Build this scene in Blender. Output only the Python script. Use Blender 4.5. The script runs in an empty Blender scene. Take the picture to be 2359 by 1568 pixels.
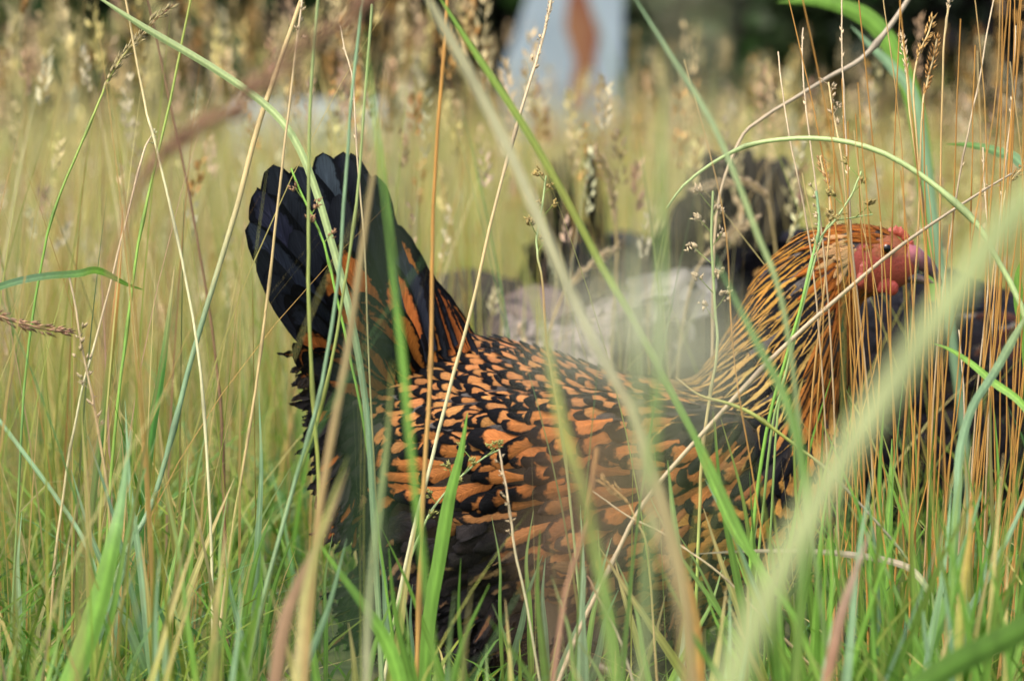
import bpy, bmesh, math, random
import numpy as np
from mathutils import Vector, Matrix
from mathutils.bvhtree import BVHTree

rng = np.random.default_rng(7)
random.seed(7)
S = bpy.context.scene
COL = S.collection

# ---------------------------------------------------------------- camera, sky, sun, exposure
FPX = 8846.0                       # focal length in units of a 2359-unit wide frame
CAMY, CAMZ, PITCH = -2.6, 0.41, math.radians(4.1)
cam_d = bpy.data.cameras.new("camera")
cam = bpy.data.objects.new("camera", cam_d); COL.objects.link(cam)
cam.location = (0, CAMY, CAMZ)
cam.rotation_euler = (math.radians(90) - PITCH, 0, 0)
cam_d.sensor_width = 36; cam_d.lens = 36 * FPX / 2359
cam_d.clip_start = 0.05; cam_d.clip_end = 500
cam_d.dof.use_dof = True
cam_d.dof.focus_distance = 2.44
cam_d.dof.aperture_fstop = 8.2
S.camera = cam

SUN_EL, SUN_AZ = math.radians(58), math.radians(-140)
w = bpy.data.worlds.new("World"); S.world = w; w.use_nodes = True
nt = w.node_tree; bg = nt.nodes['Background']
sky = nt.nodes.new('ShaderNodeTexSky'); sky.sky_type = 'NISHITA'; sky.sun_disc = False
sky.sun_elevation = SUN_EL; sky.sun_rotation = SUN_AZ
sky.air_density = 1.0; sky.dust_density = 6.0; sky.ozone_density = 1.0
nt.links.new(sky.outputs[0], bg.inputs[0]); bg.inputs[1].default_value = 0.15
sd = bpy.data.lights.new("sun", 'SUN'); sd.energy = 1.0; sd.angle = math.radians(28); sd.color = (1, 0.96, 0.88)
so = bpy.data.objects.new("sun", sd); COL.objects.link(so)
sv = Vector((math.sin(SUN_AZ) * math.cos(SUN_EL), math.cos(SUN_AZ) * math.cos(SUN_EL), math.sin(SUN_EL)))
so.rotation_euler = sv.to_track_quat('Z', 'Y').to_euler()

S.view_settings.view_transform = 'Standard'; S.view_settings.look = 'None'
S.view_settings.gamma = 1; S.view_settings.exposure = 1.08
S.render.engine = 'CYCLES'
S.cycles.use_denoising = True
S.cycles.max_bounces = 6; S.cycles.transparent_max_bounces = 8
S.cycles.diffuse_bounces = 4; S.cycles.transmission_bounces = 4

# ---------------------------------------------------------------- helpers
def P(px, py, y=0.0):
    """world point seen at (px, py) of a 2359x1568 frame, on the vertical plane at depth y"""
    dx = (px - 1179.5) / FPX; dz = (784 - py) / FPX
    c, s = math.cos(PITCH), math.sin(PITCH)
    d = Vector((dx, c + dz * s, -s + dz * c))
    return Vector((0, CAMY, CAMZ)) + d * ((y - CAMY) / d.y)
PX = 2.6 / FPX

def tag(o, label=None, cat=None, group=None, kind=None):
    if label: o['label'] = label
    if cat: o['category'] = cat
    if group: o['group'] = group
    if kind: o['kind'] = kind
    return o

def empty(name, loc=(0, 0, 0)):
    o = bpy.data.objects.new(name, None); COL.objects.link(o); o.location = loc
    o.empty_display_size = 0.02
    return o

def link_mesh(name, me, mat=None, parent=None):
    o = bpy.data.objects.new(name, me); COL.objects.link(o)
    if mat: me.materials.append(mat)
    if parent:
        o.parent = parent; o.location = -Vector(parent.location)
    return o

def np_mesh(name, V, Q, colors=None, uv=None, extra=None, smooth=True):
    """V (n,3), Q (m,4) quads; colors (n,3) per point; uv (n,2) per point; extra {name:(n,3)}"""
    me = bpy.data.meshes.new(name)
    V = np.asarray(V, np.float32); Q = np.asarray(Q, np.int32)
    me.vertices.add(len(V)); me.vertices.foreach_set('co', V.ravel())
    me.loops.add(Q.size); me.loops.foreach_set('vertex_index', Q.ravel())
    me.polygons.add(len(Q))
    me.polygons.foreach_set('loop_start', np.arange(0, Q.size, Q.shape[1], dtype=np.int32))
    me.polygons.foreach_set('loop_total', np.full(len(Q), Q.shape[1], np.int32))
    me.update(calc_edges=True)
    if smooth: me.polygons.foreach_set('use_smooth', np.ones(len(Q), bool))
    def fc(nm, arr):
        a = me.attributes.new(nm, 'FLOAT_COLOR', 'POINT')
        a.data.foreach_set('color', np.hstack([arr, np.ones((len(arr), 1))]).astype(np.float32).ravel())
    if colors is not None: fc('Col', np.asarray(colors))
    if extra:
        for k, a in extra.items(): fc(k, np.asarray(a))
    if uv is not None:
        l = me.uv_layers.new(name='UVMap')
        l.data.foreach_set('uv', np.asarray(uv, np.float32)[Q.ravel()].ravel())
    return me

def srgb(r, g, b):
    f = lambda c: (c / 255 / 12.92) if c / 255 <= 0.04045 else ((c / 255 + 0.055) / 1.055) ** 2.4
    return np.array([f(r), f(g), f(b)])

class Geo:
    """collects quads with per-point colour"""
    def __init__(s): s.V = []; s.Q = []; s.C = []; s.n = 0
    def add(s, V, Q, C):
        V = np.asarray(V, float).reshape(-1, 3); C = np.asarray(C, float)
        if C.ndim == 1: C = np.tile(C, (len(V), 1))
        s.V.append(V); s.Q.append(np.asarray(Q) + s.n); s.C.append(C); s.n += len(V)
    def mesh(s, name, smooth=True):
        return np_mesh(name, np.vstack(s.V), np.vstack(s.Q), np.vstack(s.C), smooth=smooth)

def grid_faces(nr, nc, wrap=False):
    q = []
    for i in range(nr - 1):
        for j in range(nc if wrap else nc - 1):
            k = (j + 1) % nc
            q.append((i * nc + j, i * nc + k, (i + 1) * nc + k, (i + 1) * nc + j))
    return np.array(q)

def catmull(pts, n):
    pts = [np.array(p, float) for p in pts]
    p = [2 * pts[0] - pts[1]] + pts + [2 * pts[-1] - pts[-2]]
    out = []
    segs = len(pts) - 1
    for i in range(segs):
        a, b, c, d = p[i:i + 4]
        m = max(2, int(round(n / segs)))
        for k in range(m):
            t = k / m
            out.append(0.5 * ((2 * b) + (-a + c) * t + (2 * a - 5 * b + 4 * c - d) * t * t + (-a + 3 * b - 3 * c + d) * t ** 3))
    out.append(pts[-1])
    return np.array(out)

# ---------------------------------------------------------------- materials
def new_mat(name):
    m = bpy.data.materials.new(name); m.use_nodes = True
    return m, m.node_tree, m.node_tree.nodes['Principled BSDF']

def plant_mat(name, transl=0.35, rough=0.55, streak=0.25):
    m, t, b = new_mat(name)
    at = t.nodes.new('ShaderNodeAttribute'); at.attribute_name = 'Col'
    co = t.nodes.new('ShaderNodeTexCoord')
    mp = t.nodes.new('ShaderNodeMapping'); mp.inputs['Scale'].default_value = (900, 900, 25)
    ns = t.nodes.new('ShaderNodeTexNoise'); ns.inputs['Scale'].default_value = 1.0; ns.inputs['Detail'].default_value = 3
    mr = t.nodes.new('ShaderNodeMapRange'); mr.inputs[3].default_value = 1 - streak; mr.inputs[4].default_value = 1 + streak
    mx = t.nodes.new('ShaderNodeVectorMath'); mx.operation = 'SCALE'
    t.links.new(co.outputs['Object'], mp.inputs[0]); t.links.new(mp.outputs[0], ns.inputs[0])
    t.links.new(ns.outputs[0], mr.inputs[0]); t.links.new(at.outputs['Color'], mx.inputs[0]); t.links.new(mr.outputs[0], mx.inputs['Scale'])
    t.links.new(mx.outputs[0], b.inputs['Base Color'])
    b.inputs['Roughness'].default_value = rough
    b.inputs['Specular IOR Level'].default_value = 0.35
    tr = t.nodes.new('ShaderNodeBsdfTranslucent'); t.links.new(mx.outputs[0], tr.inputs[0])
    ms = t.nodes.new('ShaderNodeMixShader'); ms.inputs[0].default_value = transl
    t.links.new(b.outputs[0], ms.inputs[1]); t.links.new(tr.outputs[0], ms.inputs[2])
    t.links.new(ms.outputs[0], t.nodes['Material Output'].inputs[0])
    return m
M_blade = plant_mat('grass_blade', 0.38, 0.5)
M_stem = plant_mat('grass_stem', 0.12, 0.45, 0.3)
M_seed = plant_mat('seed_husk', 0.25, 0.6, 0.35)
M_leaf = plant_mat('hedge_leaf', 0.3, 0.5, 0.1)

def feather_mat(name, tint=None, mixf=0.0, spec=0.10):
    """laced feather: colA inside, colB in the rim; lace = (side threshold, tip threshold, low v)"""
    m, t, b = new_mat(name)
    N = t.nodes; L = t.links
    def attr(n):
        a = N.new('ShaderNodeAttribute'); a.attribute_name = n; return a.outputs['Color']
    def math_(op, a, c=None, clamp=False):
        n = N.new('ShaderNodeMath'); n.operation = op; n.use_clamp = clamp
        for i, v in enumerate((a, c)):
            if v is None: continue
            if hasattr(v, 'links'): L.new(v, n.inputs[i])
            else: n.inputs[i].default_value = v
        return n.outputs[0]
    uv = N.new('ShaderNodeUVMap'); uv.uv_map = 'UVMap'
    sx = N.new('ShaderNodeSeparateXYZ'); L.new(uv.outputs[0], sx.inputs[0])
    co = N.new('ShaderNodeTexCoord')
    nz = N.new('ShaderNodeTexNoise'); nz.inputs['Scale'].default_value = 260; nz.inputs['Detail'].default_value = 2
    L.new(co.outputs['Object'], nz.inputs[0])
    nzc = math_('MULTIPLY', math_('SUBTRACT', nz.outputs[0], 0.5), 0.55)
    e = math_('ABSOLUTE', math_('SUBTRACT', math_('MULTIPLY', sx.outputs[0], 2.0), 1.0))
    v = sx.outputs[1]
    ls = N.new('ShaderNodeSeparateXYZ'); L.new(attr('lace'), ls.inputs[0])
    # barb lines running out from the shaft
    s = math_('ADD', math_('MULTIPLY', v, 1.0), math_('MULTIPLY', e, -0.28))
    cb = N.new('ShaderNodeCombineXYZ'); L.new(math_('MULTIPLY', s, 34.0), cb.inputs[0]); L.new(math_('MULTIPLY', e, 1.5), cb.inputs[1])
    nb = N.new('ShaderNodeTexNoise'); nb.inputs['Scale'].default_value = 1.6; nb.inputs['Detail'].default_value = 3
    ofs = N.new('ShaderNodeVectorMath'); ofs.operation = 'ADD'
    sc = N.new('ShaderNodeVectorMath'); sc.operation = 'SCALE'; L.new(attr('colA'), sc.inputs[0]); sc.inputs['Scale'].default_value = 300
    L.new(cb.outputs[0], ofs.inputs[0]); L.new(sc.outputs[0], ofs.inputs[1]); L.new(ofs.outputs[0], nb.inputs[0])
    barb = nb.outputs[0]
    bb = math_('MULTIPLY', math_('SUBTRACT', barb, 0.5), 0.35)
    ee = math_('ADD', math_('ADD', e, nzc), bb)
    vv = math_('ADD', math_('ADD', v, math_('MULTIPLY', nzc, 0.5)), math_('MULTIPLY', math_('MULTIPLY', e, e), 0.16))
    m1 = math_('MULTIPLY', math_('SUBTRACT', ee, ls.outputs[0]), 9.0, True)
    m2 = math_('MULTIPLY', math_('SUBTRACT', vv, ls.outputs[1]), 14.0, True)
    m3 = math_('MULTIPLY', math_('SUBTRACT', ls.outputs[2], vv), 8.0, True)
    mk = math_('MAXIMUM', math_('MAXIMUM', m1, m2), m3)
    mix = N.new('ShaderNodeMix'); mix.data_type = 'RGBA'
    L.new(mk, mix.inputs[0]); L.new(attr('colA'), mix.inputs[6]); L.new(attr('colB'), mix.inputs[7])
    br = N.new('ShaderNodeMapRange'); L.new(barb, br.inputs[0]); br.inputs[1].default_value = .25; br.inputs[2].default_value = .75
    br.inputs[3].default_value = 0.50; br.inputs[4].default_value = 1.42
    shaft = math_('MULTIPLY', math_('SUBTRACT', 0.09, e), 4.0, True)
    brs = math_('ADD', br.outputs[0], shaft)
    fin = N.new('ShaderNodeVectorMath'); fin.operation = 'SCALE'; L.new(mix.outputs[2], fin.inputs[0]); L.new(brs, fin.inputs['Scale'])
    out = fin.outputs[0]
    if tint is not None:
        gr = N.new('ShaderNodeMix'); gr.data_type = 'RGBA'; gr.inputs[0].default_value = mixf
        lum = N.new('ShaderNodeRGBToBW'); L.new(out, lum.inputs[0])
        tl = N.new('ShaderNodeMapRange'); L.new(lum.outputs[0], tl.inputs[0]); tl.inputs[2].default_value = 0.3
        tl.inputs[3].default_value = 0.7; tl.inputs[4].default_value = 1.2
        tc = N.new('ShaderNodeVectorMath'); tc.operation = 'SCALE'; tc.inputs[0].default_value = tint; L.new(tl.outputs[0], tc.inputs['Scale'])
        L.new(out, gr.inputs[6]); L.new(tc.outputs[0], gr.inputs[7]); out = gr.outputs[2]
    L.new(out, b.inputs['Base Color'])
    b.inputs['Roughness'].default_value = 0.6
    b.inputs['Specular IOR Level'].default_value = spec
    try:
        b.inputs['Sheen Weight'].default_value = 0.0; b.inputs['Sheen Roughness'].default_value = 0.4
    except Exception: pass
    bp = N.new('ShaderNodeBump'); bp.inputs['Strength'].default_value = 0.6; bp.inputs['Distance'].default_value = 0.0015
    L.new(barb, bp.inputs['Height']); L.new(bp.outputs[0], b.inputs['Normal'])
    return m
M_feather = feather_mat('feather_laced')
M_fblack = feather_mat('feather_black', (0.006, 0.0065, 0.011), 0.99, .12)
M_folive = feather_mat('feather_charcoal_brown', (0.050, 0.047, 0.034), 0.97, .12)
M_fslate = feather_mat('feather_slate', (0.030, 0.033, 0.040), 0.97, .12)
M_fgrey = feather_mat('feather_lavender_grey', (0.36, 0.31, 0.29), 0.95)
M_fdust = feather_mat('feather_dusty_brown', (0.17, 0.135, 0.125), 0.93)
M_fwhite = feather_mat('feather_white', (0.60, 0.58, 0.55), 0.93)
M_fmaroon = feather_mat('feather_dark_maroon', (0.055, 0.018, 0.014), 0.9)

def skin_mat(name, rough=0.45, bump=0.4, scale=700):
    m, t, b = new_mat(name)
    at = t.nodes.new('ShaderNodeAttribute'); at.attribute_name = 'Col'
    ns = t.nodes.new('ShaderNodeTexNoise'); ns.inputs['Scale'].default_value = scale; ns.inputs['Detail'].default_value = 4
    co = t.nodes.new('ShaderNodeTexCoord'); t.links.new(co.outputs['Object'], ns.inputs[0])
    mr = t.nodes.new('ShaderNodeMapRange'); mr.inputs[3].default_value = .55; mr.inputs[4].default_value = 1.45
    mx = t.nodes.new('ShaderNodeVectorMath'); mx.operation = 'SCALE'
    t.links.new(ns.outputs[0], mr.inputs[0]); t.links.new(at.outputs[0], mx.inputs[0]); t.links.new(mr.outputs[0], mx.inputs['Scale'])
    t.links.new(mx.outputs[0], b.inputs['Base Color']); b.inputs['Roughness'].default_value = rough
    bp = t.nodes.new('ShaderNodeBump'); bp.inputs['Strength'].default_value = bump; bp.inputs['Distance'].default_value = .0015
    t.links.new(ns.outputs[0], bp.inputs['Height']); t.links.new(bp.outputs[0], b.inputs['Normal'])
    b.inputs['Subsurface Weight'].default_value = 0.1; b.inputs['Subsurface Scale'].default_value = 0.004
    return m
M_skin = skin_mat('hen_skin')
M_horn = skin_mat('beak_horn', 0.35, 0.1, 300)
m_eye, t_, b_ = new_mat('eye_glossy'); M_eye = m_eye
at_ = t_.nodes.new('ShaderNodeAttribute'); at_.attribute_name = 'Col'; t_.links.new(at_.outputs[0], b_.inputs['Base Color']); b_.inputs['Roughness'].default_value = .06

# ---------------------------------------------------------------- ground
m_g, t, b = new_mat('meadow_soil')
ns = t.nodes.new('ShaderNodeTexNoise'); ns.inputs['Scale'].default_value = 18; ns.inputs['Detail'].default_value = 8
co = t.nodes.new('ShaderNodeTexCoord'); t.links.new(co.outputs['Object'], ns.inputs[0])
cr = t.nodes.new('ShaderNodeValToRGB'); cr.color_ramp.elements[0].color = (.018, .028, .008, 1); cr.color_ramp.elements[0].position = .35
cr.color_ramp.elements[1].color = (.10, .11, .035, 1); cr.color_ramp.elements[1].position = .65
t.links.new(ns.outputs[0], cr.inputs[0]); t.links.new(cr.outputs[0], b.inputs['Base Color']); b.inputs['Roughness'].default_value = .95
bp = t.nodes.new('ShaderNodeBump'); bp.inputs['Distance'].default_value = .02; t.links.new(ns.outputs[0], bp.inputs['Height']); t.links.new(bp.outputs[0], b.inputs['Normal'])
xs = np.concatenate([-np.geomspace(120, 2, 8), np.linspace(-1.6, 1.6, 33), np.geomspace(2, 120, 8)])
ys = np.concatenate([-np.geomspace(120, 4, 8), np.linspace(-3.6, 4, 60), np.geomspace(4.4, 250, 12)])
gx, gy = np.meshgrid(xs, ys)
def ground_z(x, y):
    return 0.006 * np.sin(x * 9 + 1.3 * y) * np.cos(y * 7.1 - x) - 0.006
G = np_mesh('ground', np.stack([gx, gy, ground_z(gx, gy)], -1).reshape(-1, 3), grid_faces(len(ys), len(xs)))
tag(link_mesh('ground', G, m_g), kind='structure')

# ---------------------------------------------------------------- HEN
BLK = np.array([0.004, 0.004, 0.0055])
ORG = srgb(205, 128, 66) * 0.95
TAN = srgb(200, 140, 84)
GOLD = srgb(206, 148, 66)
RUST = srgb(168, 92, 36)
BRN = srgb(128, 88, 60)
CHAR = np.array([0.017, 0.015, 0.016])

# body built as a chain of ellipsoids: (px, py, r, lateral factor, y offset)
lumps = []
def chain(a):
    for (p, q) in zip(a[:-1], a[1:]):
        n = max(2, int(math.hypot(q[0] - p[0], q[1] - p[1]) / 22))
        for i in range(n):
            f = i / n; lumps.append([p[k] * (1 - f) + q[k] * f for k in range(5)])
    lumps.append(list(a[-1]))
chain([(860, 900, 120, .8, 0), (960, 1000, 225, .85, 0), (1120, 1085, 310, .88, 0), (1400, 1165, 300, .92, 0), (1640, 1150, 268, .92, 0), (1750, 1080, 215, .9, 0)])
chain([(880, 800, 75, .8, 0), (1000, 880, 130, .9, 0), (1150, 950, 150, 1, 0)])
chain([(1030, 1270, 205, .75, 0), (1300, 1260, 235, .85, 0), (1590, 1235, 215, .85, 0)])
chain([(1740, 1010, 195, .85, 0), (1785, 900, 165, .85, 0), (1828, 780, 140, .85, 0), (1850, 700, 128, .8, 0), (1890, 630, 105, .75, 0), (1960, 600, 88, .68, 0), (2010, 600, 84, .62, 0), (2058, 612, 60, .55, 0)])
for sgn in (-1, 1):    # folded wings stand out from the flanks
    for f in np.linspace(0, 1, 22):
        px = 960 + (1640 - 960) * f
        r = 45 + 95 * math.sin(math.pi * min(1, f * 0.62 + .18)) ** 1.0
        lumps.append([px, 1035 - 20 * f - 12 * math.sin(f * 3.1), r, .42, sgn * (150 + 98 * math.sin(math.pi * (.12 + .72 * f)))])
bmx = bmesh.new()
for (px, py, r, lf, yo) in lumps:
    c = P(px, py, 0); c.y = yo * PX
    mtx = Matrix.Translation(c) @ Matrix.Diagonal((r * PX, r * PX * lf, r * PX, 1))
    bmesh.ops.create_icosphere(bmx, subdivisions=3, radius=1, matrix=mtx)
me = bpy.data.meshes.new('tmp'); bmx.to_mesh(me); bmx.free()
tmp = bpy.data.objects.new('tmp', me); COL.objects.link(tmp)
rm = tmp.modifiers.new('r', 'REMESH'); rm.mode = 'VOXEL'; rm.voxel_size = 0.0038; rm.use_smooth_shade = True
sm = tmp.modifiers.new('s', 'SMOOTH'); sm.iterations = 12; sm.factor = .6
dg = bpy.context.evaluated_depsgraph_get()
body_me = bpy.data.meshes.new_from_object(tmp.evaluated_get(dg)); body_me.name = 'body'
bpy.data.objects.remove(tmp); bpy.data.meshes.remove(me)
nv = len(body_me.vertices)
bco = np.empty(nv * 3, np.float32); body_me.vertices.foreach_get('co', bco); bco = bco.reshape(-1, 3)

def to_px(v):
    """frame position of a world point"""
    d = np.asarray(v, float) - np.array([0, CAMY, CAMZ])
    c, s = math.cos(PITCH), math.sin(PITCH)
    dep = d[..., 1] * c - d[..., 2] * s; up = d[..., 1] * s + d[..., 2] * c
    return 1179.5 + FPX * d[..., 0] / dep, 784 - FPX * up / dep
def to_hen(v):
    """hen side-view position, as if the point lay in the hen's middle plane"""
    v = np.array(v, float).copy(); v[..., 1] = 0
    return to_px(v)
hx, hy = to_hen(bco)
def in_face(x, y, k=1.0):
    return (((x - 2062) / (66 * k)) ** 2 + ((y - 604) / (58 * k)) ** 2 < 1) | (((x - 1990) / (34 * k)) ** 2 + ((y - 612) / (50 * k)) ** 2 < 1) | (((x - 2050) / (50 * k)) ** 2 + ((y - 650) / (38 * k)) ** 2 < 1)
bc = np.tile(np.array([.02, .012, .008]), (nv, 1))
fm = in_face(hx, hy, 1.15); bc[fm] = srgb(146, 64, 48)
fm2 = fm & (hy < 585) & (hx > 2010); bc[fm2] = srgb(140, 80, 44)
a = body_me.attributes.new('Col', 'FLOAT_COLOR', 'POINT')
a.data.foreach_set('color', np.hstack([bc, np.ones((nv, 1))]).astype(np.float32).ravel())
body_me.polygons.foreach_set('use_smooth', np.ones(len(body_me.polygons), bool))

hen = empty('hen', (P(1350, 1536, 0).x, 0, 0))
tag(hen, 'gold laced hen with raised black tail and red face walking through the grass in front', 'hen', 'hens in the meadow')
link_mesh('body', body_me, M_skin, hen)
bvh = BVHTree.FromPolygons([Vector(c) for c in bco], [tuple(p.vertices) for p in body_me.polygons])

# plumage guides: px, py, direction (dx, dy down), length, width, kind
GUIDE = [
 (2075, 545, -1, -.35, 24, 12, 'head'), (2030, 520, -1, -.1, 34, 12, 'head'), (1960, 520, -1, .12, 48, 13, 'head'), (1940, 560, -.9, .4, 46, 13, 'head'),
 (1990, 580, -.8, .3, 34, 12, 'head'), (1950, 640, -.6, .8, 60, 14, 'head'), (1990, 690, -.35, 1, 60, 14, 'head'), (2050, 700, -.5, .8, 34, 12, 'head'),
 (1870, 545, -.9, .45, 105, 26, 'hack'), (1850, 600, -.85, .55, 125, 27, 'hack'), (1800, 620, -.75, .65, 135, 28, 'hack'), (1880, 670, -.75, .65, 140, 30, 'hack'), (1760, 700, -.75, .7, 150, 31, 'hack'),
 (1850, 740, -.65, .75, 150, 31, 'hack'), (1950, 760, -.25, 1, 150, 22, 'hackfront'), (1960, 860, -.25, 1, 150, 22, 'hackfront'), (1720, 790, -.85, .5, 170, 32, 'hack'),
 (1820, 830, -.6, .8, 165, 32, 'hack'), (1900, 850, -.4, .95, 150, 22, 'hackfront'), (1660, 850, -.95, .3, 170, 27, 'hackd'), (1760, 880, -.75, .65, 170, 30, 'hackd'), (1580, 870, -1, .15, 150, 30, 'hackd'),
 (1680, 930, -.8, .55, 150, 30, 'hackdd'), (1800, 960, -.6, .8, 150, 28, 'hackdd'), (1600, 930, -.9, .3, 120, 40, 'hackdd'),
 (1930, 960, -.35, .95, 100, 30, 'breast'), (1900, 1080, -.45, .9, 85, 42, 'breast'), (1820, 1120, -.6, .8, 85, 44, 'breast'), (1830, 1250, -.6, .75, 80, 42, 'breast'),
 (1700, 1300, -.7, .7, 85, 44, 'breast'), (1750, 1180, -.7, .7, 88, 46, 'breast'), (1600, 1330, -.8, .55, 90, 46, 'breast'),
 (1690, 1040, -.8, .55, 92, 52, 'wing'), (1560, 1010, -.92, .35, 96, 54, 'wing'), (1400, 990, -1, .2, 105, 54, 'wing'), (1250, 1000, -1, .12, 110, 52, 'wing'),
 (1100, 1020, -1, .1, 120, 54, 'wing'), (980, 1050, -1, .1, 125, 56, 'wing'), (1450, 1090, -1, .22, 120, 56, 'wing'), (1250, 1110, -1, .15, 140, 52, 'wing'), (1050, 1100, -1, .12, 150, 50, 'wing'),
 (1560, 900, -1, .1, 74, 42, 'laced'), (1450, 880, -1, .05, 74, 40, 'laced'), (1320, 860, -1, 0, 68, 32, 'spangle'), (1180, 820, -1, -.12, 64, 28, 'spangle'), (1080, 780, -1, -.3, 62, 27, 'spangle'),
 (1200, 900, -1, -.05, 68, 30, 'spangle'), (1050, 870, -1, -.1, 66, 29, 'spangle'), (950, 880, -1, .0, 70, 32, 'spangle'), (950, 950, -1, .15, 74, 36, 'spangle'), (1120, 950, -1, .0, 70, 32, 'spangle'),
 (950, 780, -1, -.5, 95, 42, 'cover'), (880, 760, -1, -.6, 100, 46, 'cover'), (840, 840, -1, .2, 90, 46, 'dark'), (780, 900, -.8, .6, 100, 48, 'dark'), (760, 980, -.7, .7, 105, 50, 'dark'),
 (840, 1000, -.9, .5, 100, 50, 'dark'), (780, 1080, -.7, .7, 110, 52, 'dark'),
 (860, 1180, -.6, .8, 115, 56, 'fluff'), (1000, 1220, -.7, .65, 120, 60, 'fluff'), (1150, 1220, -.8, .5, 115, 60, 'fluff'), (1000, 1370, -.6, .7, 115, 60, 'fluff'), (1180, 1400, -.7, .6, 110, 58, 'fluff'),
 (1350, 1200, -.9, .4, 110, 56, 'bellytop'), (1500, 1200, -.85, .45, 100, 52, 'bellytop'), (1400, 1340, -.8, .5, 100, 56, 'belly'), (1320, 1430, -.8, .4, 90, 54, 'belly'), (1550, 1420, -.8, .4, 90, 50, 'belly'),
]
gp = np.array([(g[0], g[1]) for g in GUIDE], float); gd = np.array([(g[2], g[3]) for g in GUIDE], float)
gd /= np.linalg.norm(gd, axis=1)[:, None]; gl = np.array([(g[4], g[5]) for g in GUIDE], float); gk = [g[6] for g in GUIDE]
def guide(px, py):
    d2 = (gp[:, 0] - px) ** 2 + (gp[:, 1] - py) ** 2 + 250.0
    wt = 1 / d2 ** 1.7; wt /= wt.sum()
    d = (gd * wt[:, None]).sum(0); d /= np.linalg.norm(d)
    return d, (gl * wt[:, None]).sum(0), gk[int(np.argmin(d2 * np.exp(rng.normal(0, .12, len(d2)))))]

class Feathers:
    def __init__(s): s.V = []; s.Q = []; s.uv = []; s.A = []; s.B = []; s.L = []; s.n = 0
    def add(s, V, uv, Q, A, B, Lc):
        k = len(V); s.V.append(V); s.uv.append(uv); s.Q.append(Q + s.n); s.n += k
        s.A.append(np.tile(A, (k, 1))); s.B.append(np.tile(B, (k, 1))); s.L.append(np.tile(Lc, (k, 1)))
    def build(s, name, parent, mat=M_feather):
        me = np_mesh(name, np.vstack(s.V), np.vstack(s.Q), uv=np.vstack(s.uv),
                     extra={'colA': np.vstack(s.A), 'colB': np.vstack(s.B), 'lace': np.vstack(s.L)})
        return link_mesh(name, me, mat, parent)
FQ = {}
def feather_surface(path, nrm, width, camber, A, B, Lc, dst, nu=5, pointed=0.0, ragged=0.0):
    """path (n,3), nrm (n,3): a cambered blade about the shaft"""
    n = len(path) + 2
    s0 = np.linspace(0, 1, len(path)); t = 1 - (1 - np.linspace(0, 1, n)) ** 1.5
    path = np.stack([np.interp(t, s0, path[:, k]) for k in range(3)], 1); nrm = np.stack([np.interp(t, s0, nrm[:, k]) for k in range(3)], 1)
    if (n, nu) not in FQ: FQ[(n, nu)] = grid_faces(n, nu)
    tan = np.gradient(path, axis=0); tan /= np.linalg.norm(tan, axis=1)[:, None] + 1e-12
    sd_ = np.cross(tan, nrm); sd_ /= np.linalg.norm(sd_, axis=1)[:, None] + 1e-12
    prof = (0.35 + 0.65 * np.minimum(1, t / 0.45) ** .8)
    tipstart = 0.62 - 0.35 * pointed
    k = np.clip((t - tipstart) / (1 - tipstart), 0, 1)
    prof = prof * np.sqrt(np.clip(1 - k ** (2.2 - 1.0 * pointed), 0.0, 1)) ** (1 + pointed * .6)
    us = np.linspace(-1, 1, nu)
    hw = width / 2 * prof
    V = path[:, None, :] + sd_[:, None, :] * (hw[:, None] * us[None, :])[:, :, None]
    V = V - nrm[:, None, :] * (camber * hw[:, None] * us[None, :] ** 2)[:, :, None]
    if ragged: V = V + rng.normal(0, ragged, V.shape) * (np.abs(us)[None, :, None]) * t[:, None, None]
    UV = np.stack([np.tile((us + 1) / 2, (n, 1)), np.tile(t[:, None], (1, nu))], -1)
    dst.add(V.reshape(-1, 3), UV.reshape(-1, 2), FQ[(n, nu)], A, B, Lc)

def jit(c, s=.1):
    return np.clip(c * np.array([.70, .80, .82]) * (1 + rng.normal(0, s)) * (1 + rng.normal(0, s * .25, 3)), 0.002, 1)

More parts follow.
